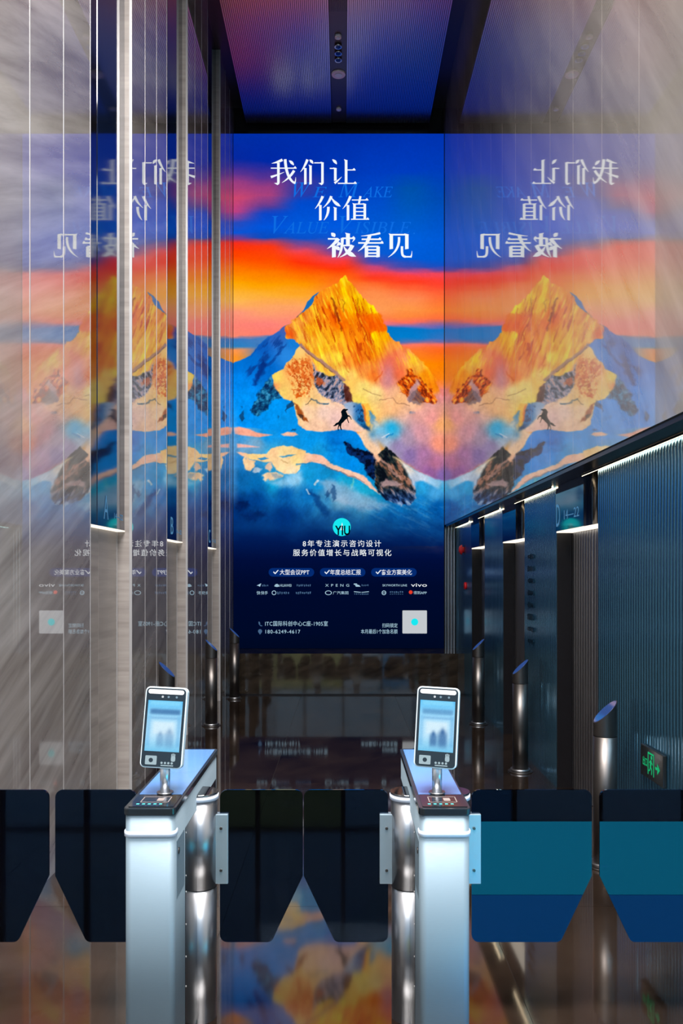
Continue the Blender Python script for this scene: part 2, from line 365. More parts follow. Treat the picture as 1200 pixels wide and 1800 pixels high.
    glow = smooth(.58, .72, fbm(3.5, 30, -24, 4, 371))*fm*(1-smooth(620, 660, Y))
    put(np.clip(glow*.75, 0, 1), (255,214,40))
    for pts, ww, c, a in [([(583,524),(588,533),(590,545),(593,556),(598,562)],2.6,(120,22,10),.8),([(594,552),(597,566),(600,582)],1.8,(130,25,10),.8),
                     ([(556,535),(562,556),(566,580),(578,604)],1.0,(190,75,10),.7),([(600,527),(604,532),(604,548)],1.0,(110,60,10),.7),
                     ([(628,526),(627,545)],1.0,(140,80,5),.8),([(636,572),(642,585),(640,600)],1.6,(170,35,5),.8),([(632,604),(634,614)],3.2,(185,45,10),.8),
                     ([(640,620),(650,632)],2.4,(190,60,10),.7),([(615,570),(624,590)],1.2,(190,70,5),.7),([(605,640),(612,655)],1.4,(205,90,20),.7),
                     ([(652,552),(657,566),(660,580)],2.4,(225,70,5),.6),([(646,555),(652,582)],1.4,(190,60,5),.6),([(658,668),(668,660),(672,655)],2.2,(225,80,10),.7),
                     ([(510,576),(519,584),(522,594)],1.6,(215,90,20),.8),([(503,586),(512,588)],3.2,(235,90,20),.8)]:
        put(line(pts, ww*.75, 1.3, 3)*a*.75, c)
    put(poly([(646,553),(668,553),(676,572),(680,580),(660,582),(650,590),(640,575)], 3, 4)*.7, (250,95,0))
    # the saddle of pink glare on the right
    put(blob(688, 640, 16, 26)*.75, (235,105,80)); put(blob(683, 662, 10, 26)*.7, (215,140,150))
    # rusty rocks, right
    m = poly([(700,668),(716,650),(722,648),(728,656),(738,664),(745,672),(755,682),(764,694),(768,708),(758,710),(742,708),(728,704),(714,696),(706,690),(699,676)], 2, 6)
    r = fbm(3.4, 8, -38, 4, 401)
    put(m*.95, ramp(r, [(.3,(110,30,10)),(.45,(205,70,10)),(.55,(235,95,10)),(.7,(255,170,50))])*255)
    put(poly([(733,668),(738,672),(732,690),(724,708),(715,702),(722,688)], 2.5, 5)*.85, (205,160,170))
    put(poly([(722,692),(735,688),(748,700),(742,712),(728,712),(718,704)], 2.5, 6)*.7, (110,95,105))

    # ---- lower left sunlit lobe
    lobe = [(527,606),(519,616),(514,630),(503,638),(499,648),(478,659),(480,670),(478,683),(489,690),(498,701),(512,705),(518,716),(521,730),(524,745),(532,754),(560,760),(640,760),(655,735),(620,712),(600,690),(575,670),(553,640),(540,618)]
    put(poly(lobe, 1.2, 2.0),
        field([(525,615,(255,205,120)),(520,632,(255,205,110)),(485,662,(255,220,100)),(495,690,(255,215,110)),(510,650,(250,170,90)),(540,640,(255,180,90)),(550,660,(250,160,80)),(530,690,(255,200,110)),(545,700,(255,205,130)),(560,690,(255,205,140)),(520,710,(255,205,110)),(540,720,(255,210,170)),(570,725,(248,208,190)),(560,750,(250,200,165)),(590,735,(245,200,190)),(610,745,(245,195,180)),(620,730,(250,205,170)),(480,682,(255,150,90))]))
    m = poly([(503,641),(515,632),(530,630),(548,638),(552,660),(550,680),(544,698),(528,692),(514,676),(506,662)], 5, 5)
    put(m*smooth(.40, .66, fbm(3.2, 5, -30, 4, 421))*.95, (226,104,34))
    put(m*smooth(.56, .68, fbm(2.4, 4, -35, 4, 425))*.8, (190,66,14))
    put(line([(536,622),(545,640),(550,664)], 2.0, 2, 6)*.5, (225,110,50))
    put(poly([(512,686),(524,684),(532,694),(526,698),(516,694)], 2, 6)*smooth(.42, .55, fbm(4, 4, 0, 3, 433)), (225,95,20))
    # grey broken rock in the middle
    m = poly([(551,640),(556,650),(566,656),(580,662),(592,658),(604,672),(616,690),(621,706),(612,716),(600,712),(584,706),(566,694),(554,684),(551,664)], 2.2, 6)
    r = fbm(4.5, 7, 25, 4, 441)
    put(m*.95, ramp(r, [(.3,(18,28,50)),(.42,(60,80,115)),(.52,(125,130,160)),(.62,(175,160,180)),(.78,(205,150,130))])*255)
    put(poly([(604,676),(612,680),(622,706),(614,712),(604,698)], 2, 5)*.85, (85,30,20))
    put(poly([(556,660),(568,664),(572,672),(560,678),(553,672)], 2, 6)*.7, (225,85,20))
    put(line([(528,606),(545,622),(562,634),(580,646),(604,668)], 2.6, 1.6, 2.0)*.85, (165,120,120))
    put(line([(530,610),(550,629),(584,653)], .8, .7, 2.0)*.7, (95,60,70))
    for pts, ww, c in [([(536,711),(542,709),(546,702)],.9,(70,60,50)),([(546,702),(556,706),(566,711),(576,710)],1.2,(40,80,110)),([(568,711),(577,709)],2.0,(25,85,115)),([(640,684),(652,692),(670,695)],.9,(150,110,70)),([(668,702),(690,700),(700,708),(720,714)],.9,(150,105,80)),([(722,725),(728,727)],3.2,(20,100,160))]:
        put(line(pts, ww*.8, .8, 3)*.65, c)
    put(poly([(516,706),(522,712),(528,722),(538,735),(541,743),(534,738),(524,728),(520,718)], 1.4, 4), (165,80,30))
    put(poly([(524,726),(531,728),(534,737),(526,734)], 1, 5)*.8, (60,40,35))
    # blue shade and ochre tongue right of the horse
    put(poly([(604,712),(614,706),(630,710),(641,712),(646,740),(650,758),(642,758),(632,746),(624,738),(612,728)], 3, 4), field([(615,715,(150,175,205)),(630,720,(30,105,175)),(636,735,(25,120,185)),(648,752,(10,60,110)),(612,725,(190,190,205))]))
    put(poly([(622,716),(632,712),(638,722),(642,744),(648,756),(640,750),(628,734)], 2, 6)*smooth(.45, .6, fbm(6, 6, 0, 3, 461))*.9, (14,52,100))
    put(poly([(634,710),(648,710),(656,725),(652,738),(648,750),(644,748),(641,730)], 1.6, 2), (255,190,70))
    put(poly([(636,712),(641,716),(645,742),(641,738)], 1, 3)*.7, (230,100,30))
    put(poly([(650,722),(657,728),(664,742),(656,756),(650,744)], 2.5, 4)*.85, (60,140,195))
    put(poly([(641,755),(655,760),(668,785),(672,800),(655,805),(636,780),(622,765)], 4, 2), (250,205,165))
    # ---- mist on the right
    mist = field([(665,735,(252,210,170)),(700,735,(240,180,160)),(740,725,(235,165,155)),(760,735,(240,155,150)),(775,745,(255,175,110)),(772,780,(250,150,120)),(740,760,(215,150,160)),(715,770,(180,150,175)),(700,785,(150,130,175)),(720,800,(140,112,170)),(745,800,(170,115,160)),(765,815,(190,115,150)),(755,830,(150,95,155)),(778,835,(130,100,170)),(690,760,(110,180,215)),(675,775,(175,190,210)),(690,800,(160,150,180))])
    put(poly([(655,742),(690,735),(730,722),(790,705),(790,860),(750,842),(700,812),(676,792),(655,772)], 10, 3), mist)
    put(blob(688, 752, 17, 15)*.95, (25,178,232)); put(blob(666, 757, 14, 11)*.7, (95,185,225)); put(blob(654, 764, 8, 9)*.6, (40,140,205))
    put(line([(672,770),(684,764)], 1.2, 1.0)*.8, (215,225,240)); put(line([(680,769),(692,762)], 1.0, 1.0)*.7, (10,120,190))

    # ---- foreground: hill with the horse and blue snow
    blue = field([(420,770,(60,150,215)),(470,765,(10,150,235)),(500,752,(0,145,240)),(545,775,(5,150,235)),(590,770,(0,120,215)),(620,775,(0,135,230)),(600,800,(0,140,232)),(620,820,(0,140,235)),(640,840,(0,145,225)),(560,790,(20,155,225)),(430,790,(110,165,205)),(450,780,(120,170,205)),(480,800,(60,170,215)),(420,810,(30,125,200)),(425,840,(10,100,170)),(450,850,(5,110,185)),(480,850,(15,160,215)),(520,840,(120,195,235)),(540,835,(15,155,220)),(560,850,(10,145,215)),(580,835,(15,140,200)),(610,845,(10,160,215)),(640,860,(20,165,205)),(660,875,(15,140,190)),(570,870,(60,140,190)),(540,870,(10,110,185)),(500,870,(5,95,175)),(450,880,(0,65,140)),(420,890,(0,40,105)),(600,885,(110,165,195)),(640,895,(70,150,190)),(700,895,(10,110,180)),(740,880,(15,125,200)),(770,890,(0,90,170)),(740,860,(40,160,220)),(765,868,(70,165,225)),(720,910,(10,95,165)),(600,910,(25,105,160)),(500,905,(0,55,130)),(660,915,(15,100,165))])
    fg = [(400,750),(440,752),(480,756),(520,755),(545,757),(566,759),(580,757),(598,755),(614,756),(626,760),(634,770),(642,786),(656,802),(664,800),(676,790),(690,803),(712,816),(738,831),(762,842),(790,848),(790,960),(400,960)]
    put(poly(fg, 1.4, 1.2), blue)
    put(line([(570,786),(590,790),(620,800)], 3, 3, 8)*.35, (0,95,180))
    put(blob(592, 779, 16, 4)*.4, (0,85,175))
    # small rocks on the left snow
    m = poly([(478,660),(468,672),(455,690),(442,716),(441,728),(451,730),(469,718),(480,705),(493,699),(487,686),(478,674)], 2, 5)
    put(m*.9, ramp(fbm(6, 6, 30, 4, 481), [(.32,(8,30,70)),(.5,(18,75,115)),(.62,(30,110,150)),(.75,(70,150,190))])*255)
    for p_, a in [([(423,728),(430,722),(431,735),(424,740),(420,734)],.8),([(512,702),(517,710),(510,718),(502,725),(504,714)],.85),([(514,752),(520,755),(518,758),(512,755)],.8),([(486,732),(491,733),(490,738)],.5),([(424,712),(428,714),(427,720)],.5)]:
        put(poly(p_, 1.2, 4)*a, (15,60,105))
    # ---- peach lenses and sunlit snow ridge
    for p_, c in [([(411,752),(420,750),(436,754),(452,761),(478,765),(456,769),(413,763)],(250,168,142)),([(494,763),(505,759),(519,760),(524,765),(512,767),(500,766)],(252,190,160)),([(416,780),(436,782),(456,786),(417,787)],(245,180,170))]:
        put(poly(p_, 1.6, 1.0), c)
    ridge = [(416,794),(436,798),(468,798),(478,788),(500,783),(524,787),(537,793),(538,797),(552,798),(566,802),(580,814),(610,826),(640,836),(650,848),(668,870),(640,850),(600,830),(572,818),(548,812),(530,816),(526,824),(518,832),(500,833),(486,826),(476,812),(460,812),(440,808),(424,802)]
    put(poly(ridge, 1.3, 2.0), field([(420,796,(250,190,160)),(445,803,(255,215,140)),(480,794,(255,205,150)),(500,792,(255,220,150)),(530,793,(255,205,130)),(500,812,(255,215,160)),(520,810,(255,220,140)),(545,803,(250,190,160)),(560,806,(250,190,165)),(600,826,(250,200,170)),(640,842,(250,195,170)),(515,826,(255,225,180))]))
    put(poly([(490,802),(508,799),(520,798),(510,802),(496,804)], 1, 2)*.9, (60,150,195)); put(poly([(452,806),(466,803),(472,806),(458,810)], 1, 2)*.9, (40,140,205))
    put(line([(494,808),(505,815)], 1.2, 1.0)*.6, (175,140,90)); put(line([(520,818),(536,816),(544,813)], 1.4, 1.0)*.7, (50,130,180))
    put(line([(566,818),(600,830),(640,848)], 1.0, .9, 2)*.6, (120,95,105))
    put(poly([(428,803),(436,808),(446,812),(446,822),(440,830),(430,828)], 2, 5), (250,205,155)); put(poly([(446,824),(458,824),(454,832),(444,832)], 2, 4)*.8, (210,215,225))
    put(poly([(466,816),(476,812),(480,822),(474,828),(464,824)], 2, 4), (225,190,165)); put(poly([(458,838),(468,830),(484,828),(498,834),(484,842),(466,844)], 2.5, 4), (250,210,165))
    put(poly([(476,830),(490,832),(496,838),(482,840)], 2, 4)*.7, (125,150,165))
    put(poly([(470,846),(500,840),(526,830),(532,842),(520,854),(490,856)], 6, 4)*.75, (150,205,238))
    # long dark rock, brown rock
    m = poly([(601,778),(611,778),(622,787),(641,791),(653,798),(661,804),(661,817),(659,832),(656,844),(644,836),(638,818),(630,807),(611,800),(608,789)], 1.6, 4)
    put(m, ramp(fbm(6, 6, 0, 4, 501), [(.35,(4,10,32)),(.6,(10,40,95))])*255)
    m = poly([(667,794),(678,786),(688,792),(701,806),(710,817),(717,832),(728,855),(730,877),(724,886),(704,889),(679,878),(664,866),(657,848),(660,817),(662,800)], 1.6, 4)
    r = fbm(5, 13, -35, 4, 521); low = smooth(850, 880, Y)
    put(m, (ramp(r, [(.3,(8,14,24)),(.45,(30,45,48)),(.58,(85,62,50)),(.7,(160,110,90))])*(1-low[..., None]) + ramp(r, [(.3,(8,20,50)),(.5,(35,70,125)),(.7,(140,160,195))])*low[..., None])*255)
    put(line([(660,802),(672,812),(690,828),(702,840)], 2.2, 1.6, 5)*.8, (190,140,125))
    put(poly([(655,796),(662,794),(670,806),(664,812),(658,806)], 2.5, 3)*.9, (250,190,150))
    put(poly([(668,848),(680,842),(696,848),(712,850),(700,858),(680,856),(668,856)], 3, 5)*.75, (205,165,165))
    put(poly([(690,803),(700,806),(722,822),(742,832),(766,842),(782,846),(782,866),(762,856),(744,846),(730,846),(728,860),(718,836),(708,818)], 3, 2)*.9, field([(695,806,(255,215,160)),(715,822,(250,225,205)),(740,838,(215,220,235)),(765,850,(160,205,235)),(780,860,(60,165,215)),(728,850,(200,205,225))]))
    # lower ice
    put(poly([(592,836),(612,840),(640,852),(662,868),(640,872),(616,862),(592,852)], 4, 4)*.6, (30,175,215)); put(line([(620,842),(618,858)], 1.5, 1.5)*.5, (150,220,190))
    put(poly([(560,846),(584,842),(612,854),(646,872),(682,886),(668,898),(632,896),(600,884),(584,878),(572,862)], 6, 4)*.65, (165,185,210))
    m = poly([(540,860),(550,862),(566,884),(580,900),(572,910),(556,890)], 4, 5); put(m*.75, (5,55,120))
    put(poly([(584,852),(588,856),(592,876),(586,880),(580,866)], 2, 5)*.75, (30,75,125)); put(poly([(570,868),(577,860),(580,868),(572,876)], 1.8, 4)*.7, (20,60,110))
    put(line([(553,852),(560,846)], 1.6, 1.2)*.8, (225,225,230)); put(line([(540,860),(544,868)], 1.6, 1.2)*.8, (190,215,230))
    st = fbm(9, 24, 24, 4, 541)
    put(smooth(.48, .74, st)*smooth(830, 870, Y)*(1-smooth(560, 640, X))*.26*(1-smooth(905, 930, Y)), (0,55,125))
    put(smooth(.55, .7, fbm(22, 5, 24, 4, 551))*smooth(868, 890, Y)*smooth(570, 660, X)*.20, (150,205,225))
    put(smooth(.52, .7, fbm(14, 5, 30, 3, 561))*smooth(875, 900, Y)*smooth(620, 690, X)*.4, (0,70,140))
    put(poly([(412,886),(436,882),(440,892),(418,898)], 3, 6)*.8, (2,20,70)); put(poly([(425,905),(450,898),(470,908),(440,918)], 5, 6)*.8, (2,20,70))
    # left edge haze
    put((1-smooth(410, 422, X))*smooth(690, 760, Y)*(1-smooth(870, 900, Y))*.35, (120,170,225))
    # ---- fade to the navy field
    yy = Y + (fbm(40, 22, 0, 3, 571)-.5)*34 - (X-595)*.05
    a = smooth(868, 962, yy)
    navy = ramp(Y, [(900,(2,48,118)),(930,(1,36,98)),(955,(1,24,80)),(985,(1,13,58)),(1030,(0,9,44)),(1110,(0,9,40)),(1140,(0,8,34))])
    put(a, navy*255)
    put(blob(640, 925, 60, 22)*.35*(1-a*.4), (25,110,165))
    g = (fbm(3, 3, 0, 2, 581)-.5)*.05
    body = smooth(600, 700, Y)*(1-smooth(900, 950, Y))
    g = g + ((fbm(9, 14, -30, 5, 591)-.5)*.20 + (fbm(3, 4, 25, 3, 597)-.5)*.14)*body
    img = np.clip(img*(1+g[..., None]), 0, 1)
    return img
# ================================================================ THE PLACE
XL, XSR, XR, YEND, ZC, SOF, HEAD, Y0 = -1.735, 1.594, 1.79, 13.57, 8.90, 2.53, 2.14, 3.00
PORT_L = [(5.86, 7.01), (8.40, 9.52), (10.93, 12.06)]
PORT_R = [(6.01, 7.17), (8.44, 9.57), (10.82, 11.90)]
SIGN_R0 = [6.34, 8.83, 11.20]
SIGN_L0 = [6.24, 8.72, 11.22]
YPL, ZPL, YS = 12.62, .614, 13.45

def struct(o, label): return tag(o, label, None, None, 'structure')

# ---------------------------------------------------------------- floor
floor = struct(MB().box(-6.2, 6.2, -8.2, YEND+.3, -.12, -.004).build('floor', M_GROUT), 'polished dark brown marble floor of the lift lobby')
slab_cache = {}
def slab(x0, x1, y0, y1):
    key = (round(x1-x0, 3), round(y1-y0, 3)); g = .0012
    if key not in slab_cache:
        o = MB().box(g, x1-x0-g, g, y1-y0-g, -.02, 0).build('floor_slab', M_FLOOR, floor); slab_cache[key] = o
        o.location = (x0, y0, 0)
    else: inst(slab_cache[key], 'floor_slab', floor, (x0, y0, 0))
gx = [-2.0, -.62, .76, 2.14]; gy = [.7]+[1.9+1.356*k for k in range(0, 9)]
for a, b in zip(gx[:-1], gx[1:]):
    for c, d in zip(gy[:-1], gy[1:]): slab(a, b, c, d)
for a, b in zip(range(-6, 6, 2), range(-4, 7, 2)):
    for c, d in zip(range(-8, -1, 2), range(-6, 1, 2)): slab(a, b, c, d)
for a, b in ((-6, -4), (-4, -2), (2.14, 4), (4, 6)): slab(a, b, 0, 3.0)
for a, b in zip(gx[:-1], gx[1:]): slab(a, b, 0, gy[0])

# ---------------------------------------------------------------- left wall: tall stone panels with stainless inlays and three recessed lift bays
wall_l = struct(MB().box(XL-.6, XL-.26, Y0, YEND+.3, 0, ZC+.4).build('wall_left', M_BLACK), 'left lobby wall of tall polished grey stone panels')
JL = [Y0, 3.60, 4.16, 4.73, 5.30, 5.86, None, 7.01, 7.48, 7.94, 8.40, None, 9.52, 9.99, 10.46, 10.93, None, 12.06, 12.55, 13.05, YEND]
for a, b in zip(JL[:-1], JL[1:]):
    if a is None or b is None: continue
    MB().box(XL-.25, XL, a+.005, b-.005, 0, ZC+.3).build('stone_panel', M_STONE, wall_l)
    if any(abs(a-p[1]) < 1e-6 for p in PORT_L):        # honed return facing the entrance
        MB().box(XL-.25, XL-.003, a-.002, a+.0048, 0, ZC+.3).build('jamb', M_DOOR_STONE, wall_l)
for k, j in enumerate(JL):
    if j is None or j in (YEND,): continue
    edge = any(abs(j-p) < 1e-6 for pr in PORT_L for p in pr)
    MB().box(XL-.02, XL+.0015, j-.005, j+.005, 0, ZC+.3).build('metal_strip', M_STRIP, wall_l)

# ---------------------------------------------------------------- right wall: stone above a dark soffit, fluted metal below
wall_r = struct(MB().box(XR+.34, XR+.7, Y0, YEND+.3, 0, ZC+.4).build('wall_right', M_BLACK), 'right lobby wall, polished beige stone above fluted dark metal')
JR = [Y0]+[1.96+.66*k for k in range(2, 18)]+[YEND]
for a, b in zip(JR[:-1], JR[1:]):
    MB().box(XSR, XSR+.3, a+.0015, b-.0015, SOF+.03, ZC+.3).build('stone_panel', M_STONE_R, wall_r)
MB().box(XSR+.012, XR+.34, Y0, YEND, SOF, SOF+.029).build('soffit', M_BLACK, wall_r)
MB().box(XSR+.02, XSR+.3, Y0, YEND, SOF+.03, ZC+.3).move(Matrix.Translation((.02, 0, 0))).build('joint_backing', M_BLACK, wall_r)

def flutes(mb, u0, u1, z0, z1, base, axis, pitch=.045, depth=.022, seg=6):
    """half-round flutes from u0 to u1 proud of a base plane; axis 'x-' faces -x (along y), 'y-' faces -y (along x)"""
    n = max(1, round((u1-u0)/pitch)); p = (u1-u0)/n
    prof = []
    for k in range(n):
        for s_ in range(seg):
            a = math.pi*s_/seg; prof.append((u0+p*k+p*.5*(1-math.cos(a))*.94+p*.03*0, depth*math.sin(a)))
    prof.append((u1, 0))
    vs_ = []
    for z in (z0, z1):
        for u, dpt in prof: vs_.append((base-dpt, u, z) if axis == 'x-' else (u, base-dpt, z))
    m = len(prof); fs = []
    for i in range(m-1):
        f = (i, i+1, m+i+1, m+i)
        fs.append(tuple(reversed(f)) if axis == 'x-' else f)
    mb.add(vs_, fs, False); return mb
bays = [(Y0, 6.01), (7.17, 8.44), (9.57, 10.82), (11.90, YEND-.02)]
for a, b in bays:
    MB().box(XR+.004, XR+.32, a, b, 0, SOF).build('jamb', M_BLACK, wall_r)
    flutes(MB(), a, b, .0, SOF, XR+.004, 'x-', .045, .004).build('fluted_panel', M_FLUTE, wall_r)

# ---------------------------------------------------------------- lift doors, signs, portal lights
def add_door(n, side, a, b):
    if side < 0:
        d = struct(MB().box(XL-.255, XL-.17, a, b, 0, HEAD).build('door_%d' % n, M_BLACK), 'stone-clad lift door in the left wall')
        for u0, u1 in ((a+.002, (a+b)/2-.002), ((a+b)/2+.002, b-.06)):
            MB().box(XL-.18, XL-.11, u0, u1, .005, HEAD-.002).build('door_leaf', M_DOOR_STONE, d)
        MB().box(XL-.18, XL-.105, b-.058, b-.05, .005, HEAD-.002).build('door_trim', M_STRIP, d)
        MB().box(XL-.18, XL-.125, b-.05, b-.003, .005, HEAD-.002).build('door_reveal', M_DOOR_STONE, d)
    else:
        d = struct(MB().box(XR+.25, XR+.33, a, b, 0, HEAD).build('door_%d' % n, M_BLACK), 'fluted metal lift door in the right wall')
        for u0, u1 in ((a+.004, (a+b)/2-.003), ((a+b)/2+.003, b-.004)):
            mb = MB().box(XR+.141, XR+.26, u0, u1, .005, HEAD-.004)
            flutes(mb, u0, u1, .005, HEAD-.004, XR+.142, 'x-', .072, .014).build('door_leaf', M_FLUTE_DOOR, d)
    return d
for i, (a, b) in enumerate(PORT_L): add_door(i+1, -1, a, b)
for i, (a, b) in enumerate(PORT_R): add_door(i+4, 1, a, b)

def glyphs(body, spacing=1.0, offset=0.0, shear=0.0):
    c = bpy.data.curves.new('t', 'FONT'); c.body = body; c.space_character = spacing; c.offset = offset; c.shear = shear
    c.fill_mode = 'FRONT'; c.resolution_u = 3
    o = bpy.data.objects.new('t', c); COL.objects.link(o)
    dg = bpy.context.evaluated_depsgraph_get(); me = bpy.data.meshes.new_from_object(o.evaluated_get(dg))
    v = np.zeros(len(me.vertices)*3); me.vertices.foreach_get('co', v); v = v.reshape(-1, 3)[:, :2]
    f = [tuple(p.vertices) for p in me.polygons]
    bpy.data.objects.remove(o); bpy.data.curves.remove(c); bpy.data.meshes.remove(me)
    v = (v-v.min(0))/np.maximum(v.max(0)-v.min(0), 1e-6)
    return v, f
def text_on(name, body, P, rect, m, parent, **kw):
    """flat lettering; P(u, v) -> world point, rect = (u0, u1, v_bottom, v_top)"""
    v, f = glyphs(body, **kw); u0, u1, w0, w1 = rect
    return MB().add([P(u0+(u1-u0)*a, w0+(w1-w0)*b) for a, b in v], f).build(name, m, parent)

M_SIGNTXT = emis('sign_lettering', lin((110,180,235)), .45)
LET = 'ABC'
where = ['the nearest', 'the middle', 'the farthest']
for i, (a, b) in enumerate(PORT_L):
    s0 = SIGN_L0[i]; xf = XL-.06
    e = empty('lift_sign', (xf, (a+b)/2, HEAD), 'tall blue-black glass strip lettered %s above left stone lift door' % LET[i], 'lift sign', 'lift signs along the left wall')
    I = Matrix.Translation(-Vector(e.location))
    MB().box(XL-.25, xf, s0, b-.006, HEAD+.012, ZC+.3).move(I).build('glass_panel', M_SIGN, e)
    MB().box(XL-.25, xf-.004, a+.006, s0-.002, HEAD+.012, ZC+.3).move(I).build('black_panel', M_BLACKGLOSS, e)
    P = lambda u, v: Vector((xf+.003, u, v))-e.location
    L = b-s0
    text_on('letter', LET[i], P, (s0+L*.20, s0+L*.36, 2.21, 2.39), M_SIGNTXT, e)
    text_on('floor_number', '14—22', P, (s0+L*.58, s0+L*.92, 2.23, 2.275), M_SIGNTXT, e)
    p = MB().box(XL-.17, XL-.055, a+.01, b-.01, HEAD, HEAD+.011).build('portal_light', M_SOFFIT)
    tag(p, 'glowing downlight strip under the %s lift sign, left wall' % LET[i], 'light', 'lift portal downlights')
for i, (a, b) in enumerate(PORT_R):
    s0 = SIGN_R0[i]; xf = XR-.006
    lab = ['blue glass lift sign lettered D with floor numbers under right soffit', 'plain blue glass lift sign box, middle one under right soffit', 'narrow blue glass lift sign box nearest the big screen under right soffit'][i]
    e = empty('lift_sign', (xf, (a+b)/2, HEAD), lab, 'lift sign', 'lift signs along the right wall')
    I = Matrix.Translation(-Vector(e.location))
    MB().box(xf, XR+.30, s0, b-.002, HEAD+.012, SOF-.001).move(I).build('glass_panel', M_SIGN, e)
    MB().box(XR+.06, XR+.30, a+.002, s0-.001, HEAD+.012, SOF-.001).move(I).build('black_panel', M_BLACKGLOSS, e)
    MB().cyl((XR+.045, a+.19), .022, HEAD+.012, SOF-.001, 16).move(I).build('round_bar', M_DARKSTEEL, e)
    if i == 0:
        P = lambda u, v: Vector((xf-.003, -u, v))-e.location
        text_on('letter', 'D', P, (-b+.03, -b+.15, 2.19, 2.375), M_SIGNTXT, e)
        text_on('floor_number', '14—22', P, (-b+.28, -b+.72, 2.235, 2.31), M_SIGNTXT, e)
    p = MB().box(XR+.0, XR+.135, a+.004, b-.004, HEAD, HEAD+.011).build('portal_light', M_SOFFIT)
    tag(p, 'glowing downlight strip under %s lift sign of the right wall' % where[i], 'light', 'lift portal downlights')
led = [(Y0, 6.32, 'long warm light strip over the nearest fluted panel, right soffit'), (7.19, 8.81, 'warm light strip on right soffit just beyond the D sign'), (9.60, 11.18, 'short warm light strip on right soffit between the middle and far lift signs'), (11.93, 13.45, 'short warm light strip on right soffit beside the big screen')]
for a, b, lab in led:
    e = empty('light_strip', (XR-.02, (a+b)/2, SOF), lab, 'light', 'soffit light strips')
    I = Matrix.Translation(-Vector(e.location))
    MB().box(XR-.032, XR-.020, a, b, SOF-.010, SOF-.0005).move(I).build('diffuser', M_LED, e)
    MB().box(XR-.038, XR-.033, a, b, SOF-.013, SOF-.0005).move(I).build('channel', M_BLACK, e)

# ---------------------------------------------------------------- far wall, plinth, ceiling
wall_f = struct(MB().box(XL-.3, XR+.4, YEND, YEND+.3, 0, ZC+.4).build('wall_far', M_BLACK), 'dark end wall carrying the tall screen')
mb = MB(); flutes(mb, XSR+.01, XR, ZPL, SOF, YEND, 'y-', .045, .022).build('fluted_panel', M_FLUTE_DOOR, wall_f)
MB().box(XL+.001, XR+.02, YPL, YEND-.001, 0, ZPL).build('plinth', M_PLINTH, wall_f)
MB().box(XL+.001, XR+.02, YPL-.006, YPL, 0, .02).build('plinth_skirting', M_BLACK, wall_f)

ceil = struct(MB().box(XL-.6, XR+.7, Y0, YEND+.3, ZC+.3, ZC+.5).build('ceiling', M_CEILDARK), 'slatted metal ceiling with a dark central channel')
for a, b in ((-1.53, -.18), (.052, 1.36)):
    mb = MB(); n = int((b-a)/.025); p = (b-a)/n
    for k in range(n): mb.box(a+p*k, a+p*k+p*.74, Y0, YEND-.12, ZC, ZC+.03)
    tag(mb.build('ceiling_slats', M_CEIL, ceil), kind='stuff')
    MB().box(a, b, Y0, YEND-.12, ZC+.031, ZC+.06).build('slat_backing', M_CEILDARK, ceil)
MB().box(-.178, .05, Y0, YEND-.1, ZC+.02, ZC+.06).build('channel', M_CEILDARK, ceil)
CX = -.068
def ceil_disc(name, d, r, lab, cat, group=None, h=.03):
    e = empty(name, (CX, d, ZC+.02), lab, cat, group)
    MB().cyl((0, 0), r, -h, 0, 24, r*1.12).build('housing', M_FIXTURE, e)
    MB().cyl((0, 0), r*.55, -h-.006, -h, 20).build('cover', M_WHITEP, e)
    return e
ceil_disc('smoke_detector', 11.30, .042, 'small white smoke detector beside the three ceiling spotlights', 'detector', 'ceiling detectors')
ceil_disc('smoke_detector', 13.06, .036, 'small white smoke detector nearest the big screen on ceiling', 'detector', 'ceiling detectors')
ceil_disc('ceiling_speaker', 12.16, .095, 'large round pale disc on ceiling channel', 'speaker', None, .02)
for k, (d, lab) in enumerate(((11.50, 'chrome ceiling spotlight, farthest of the three from the screen'), (11.65, 'chrome ceiling spotlight, middle one of the three'), (11.80, 'chrome ceiling spotlight, nearest of the three to the screen'))):
    e = empty('spotlight', (CX, d, ZC+.02), lab, 'spotlight', 'ceiling spotlights')
    MB().cyl((0, 0), .050, -.03, 0, 20).build('ring', M_LENS, e); MB().cyl((0, -.006), .034, -.034, -.0301, 20).build('lens', M_BLACKGLOSS, e)
e = empty('air_grille', (-.064, 10.0, ZC+.02), 'black slotted air grille in the ceiling channel', 'grille')
MB().box(-.112, .112, -.80, .80, -.008, 0).build('frame', M_BLACK, e)
for k in range(9): MB().box(-.10+.0235*k, -.092+.0235*k, -.78, .78, -.02, -.008).build('grille_bar', M_CEILDARK, e)

# ---------------------------------------------------------------- entrance hall behind the camera
hw = struct(MB().box(-6.2, -6.0, -8.2, Y0+.2, 0, ZC).build('wall_hall_left', M_WALLP), 'plain side wall of the entrance hall')
struct(MB().box(6.0, 6.2, -8.2, Y0+.2, 0, ZC).build('wall_hall_right', M_WALLP), 'plain side wall of the entrance hall opposite')
struct(MB().box(-6.0, XL-.25, Y0, Y0+.2, 0, ZC).build('wall_hall_return_left', M_STONE), 'stone return wall left of the lift lobby')
struct(MB().box(XR+.33, 6.0, Y0, Y0+.2, 0, ZC).build('wall_hall_return_right', M_STONE_R), 'stone return wall right of the lift lobby')
struct(MB().box(-6.2, 6.2, -8.2, Y0, ZC, ZC+.2).build('ceiling_hall', M_WALLP), 'plain ceiling of the entrance hall')
fac = struct(MB().box(-6.0, 6.0, -8.2, -8.0, 0, .35).box(-6.0, 6.0, -8.2, -8.0, 8.5, ZC).build('wall_facade', M_BLACK), 'glazed entrance front')
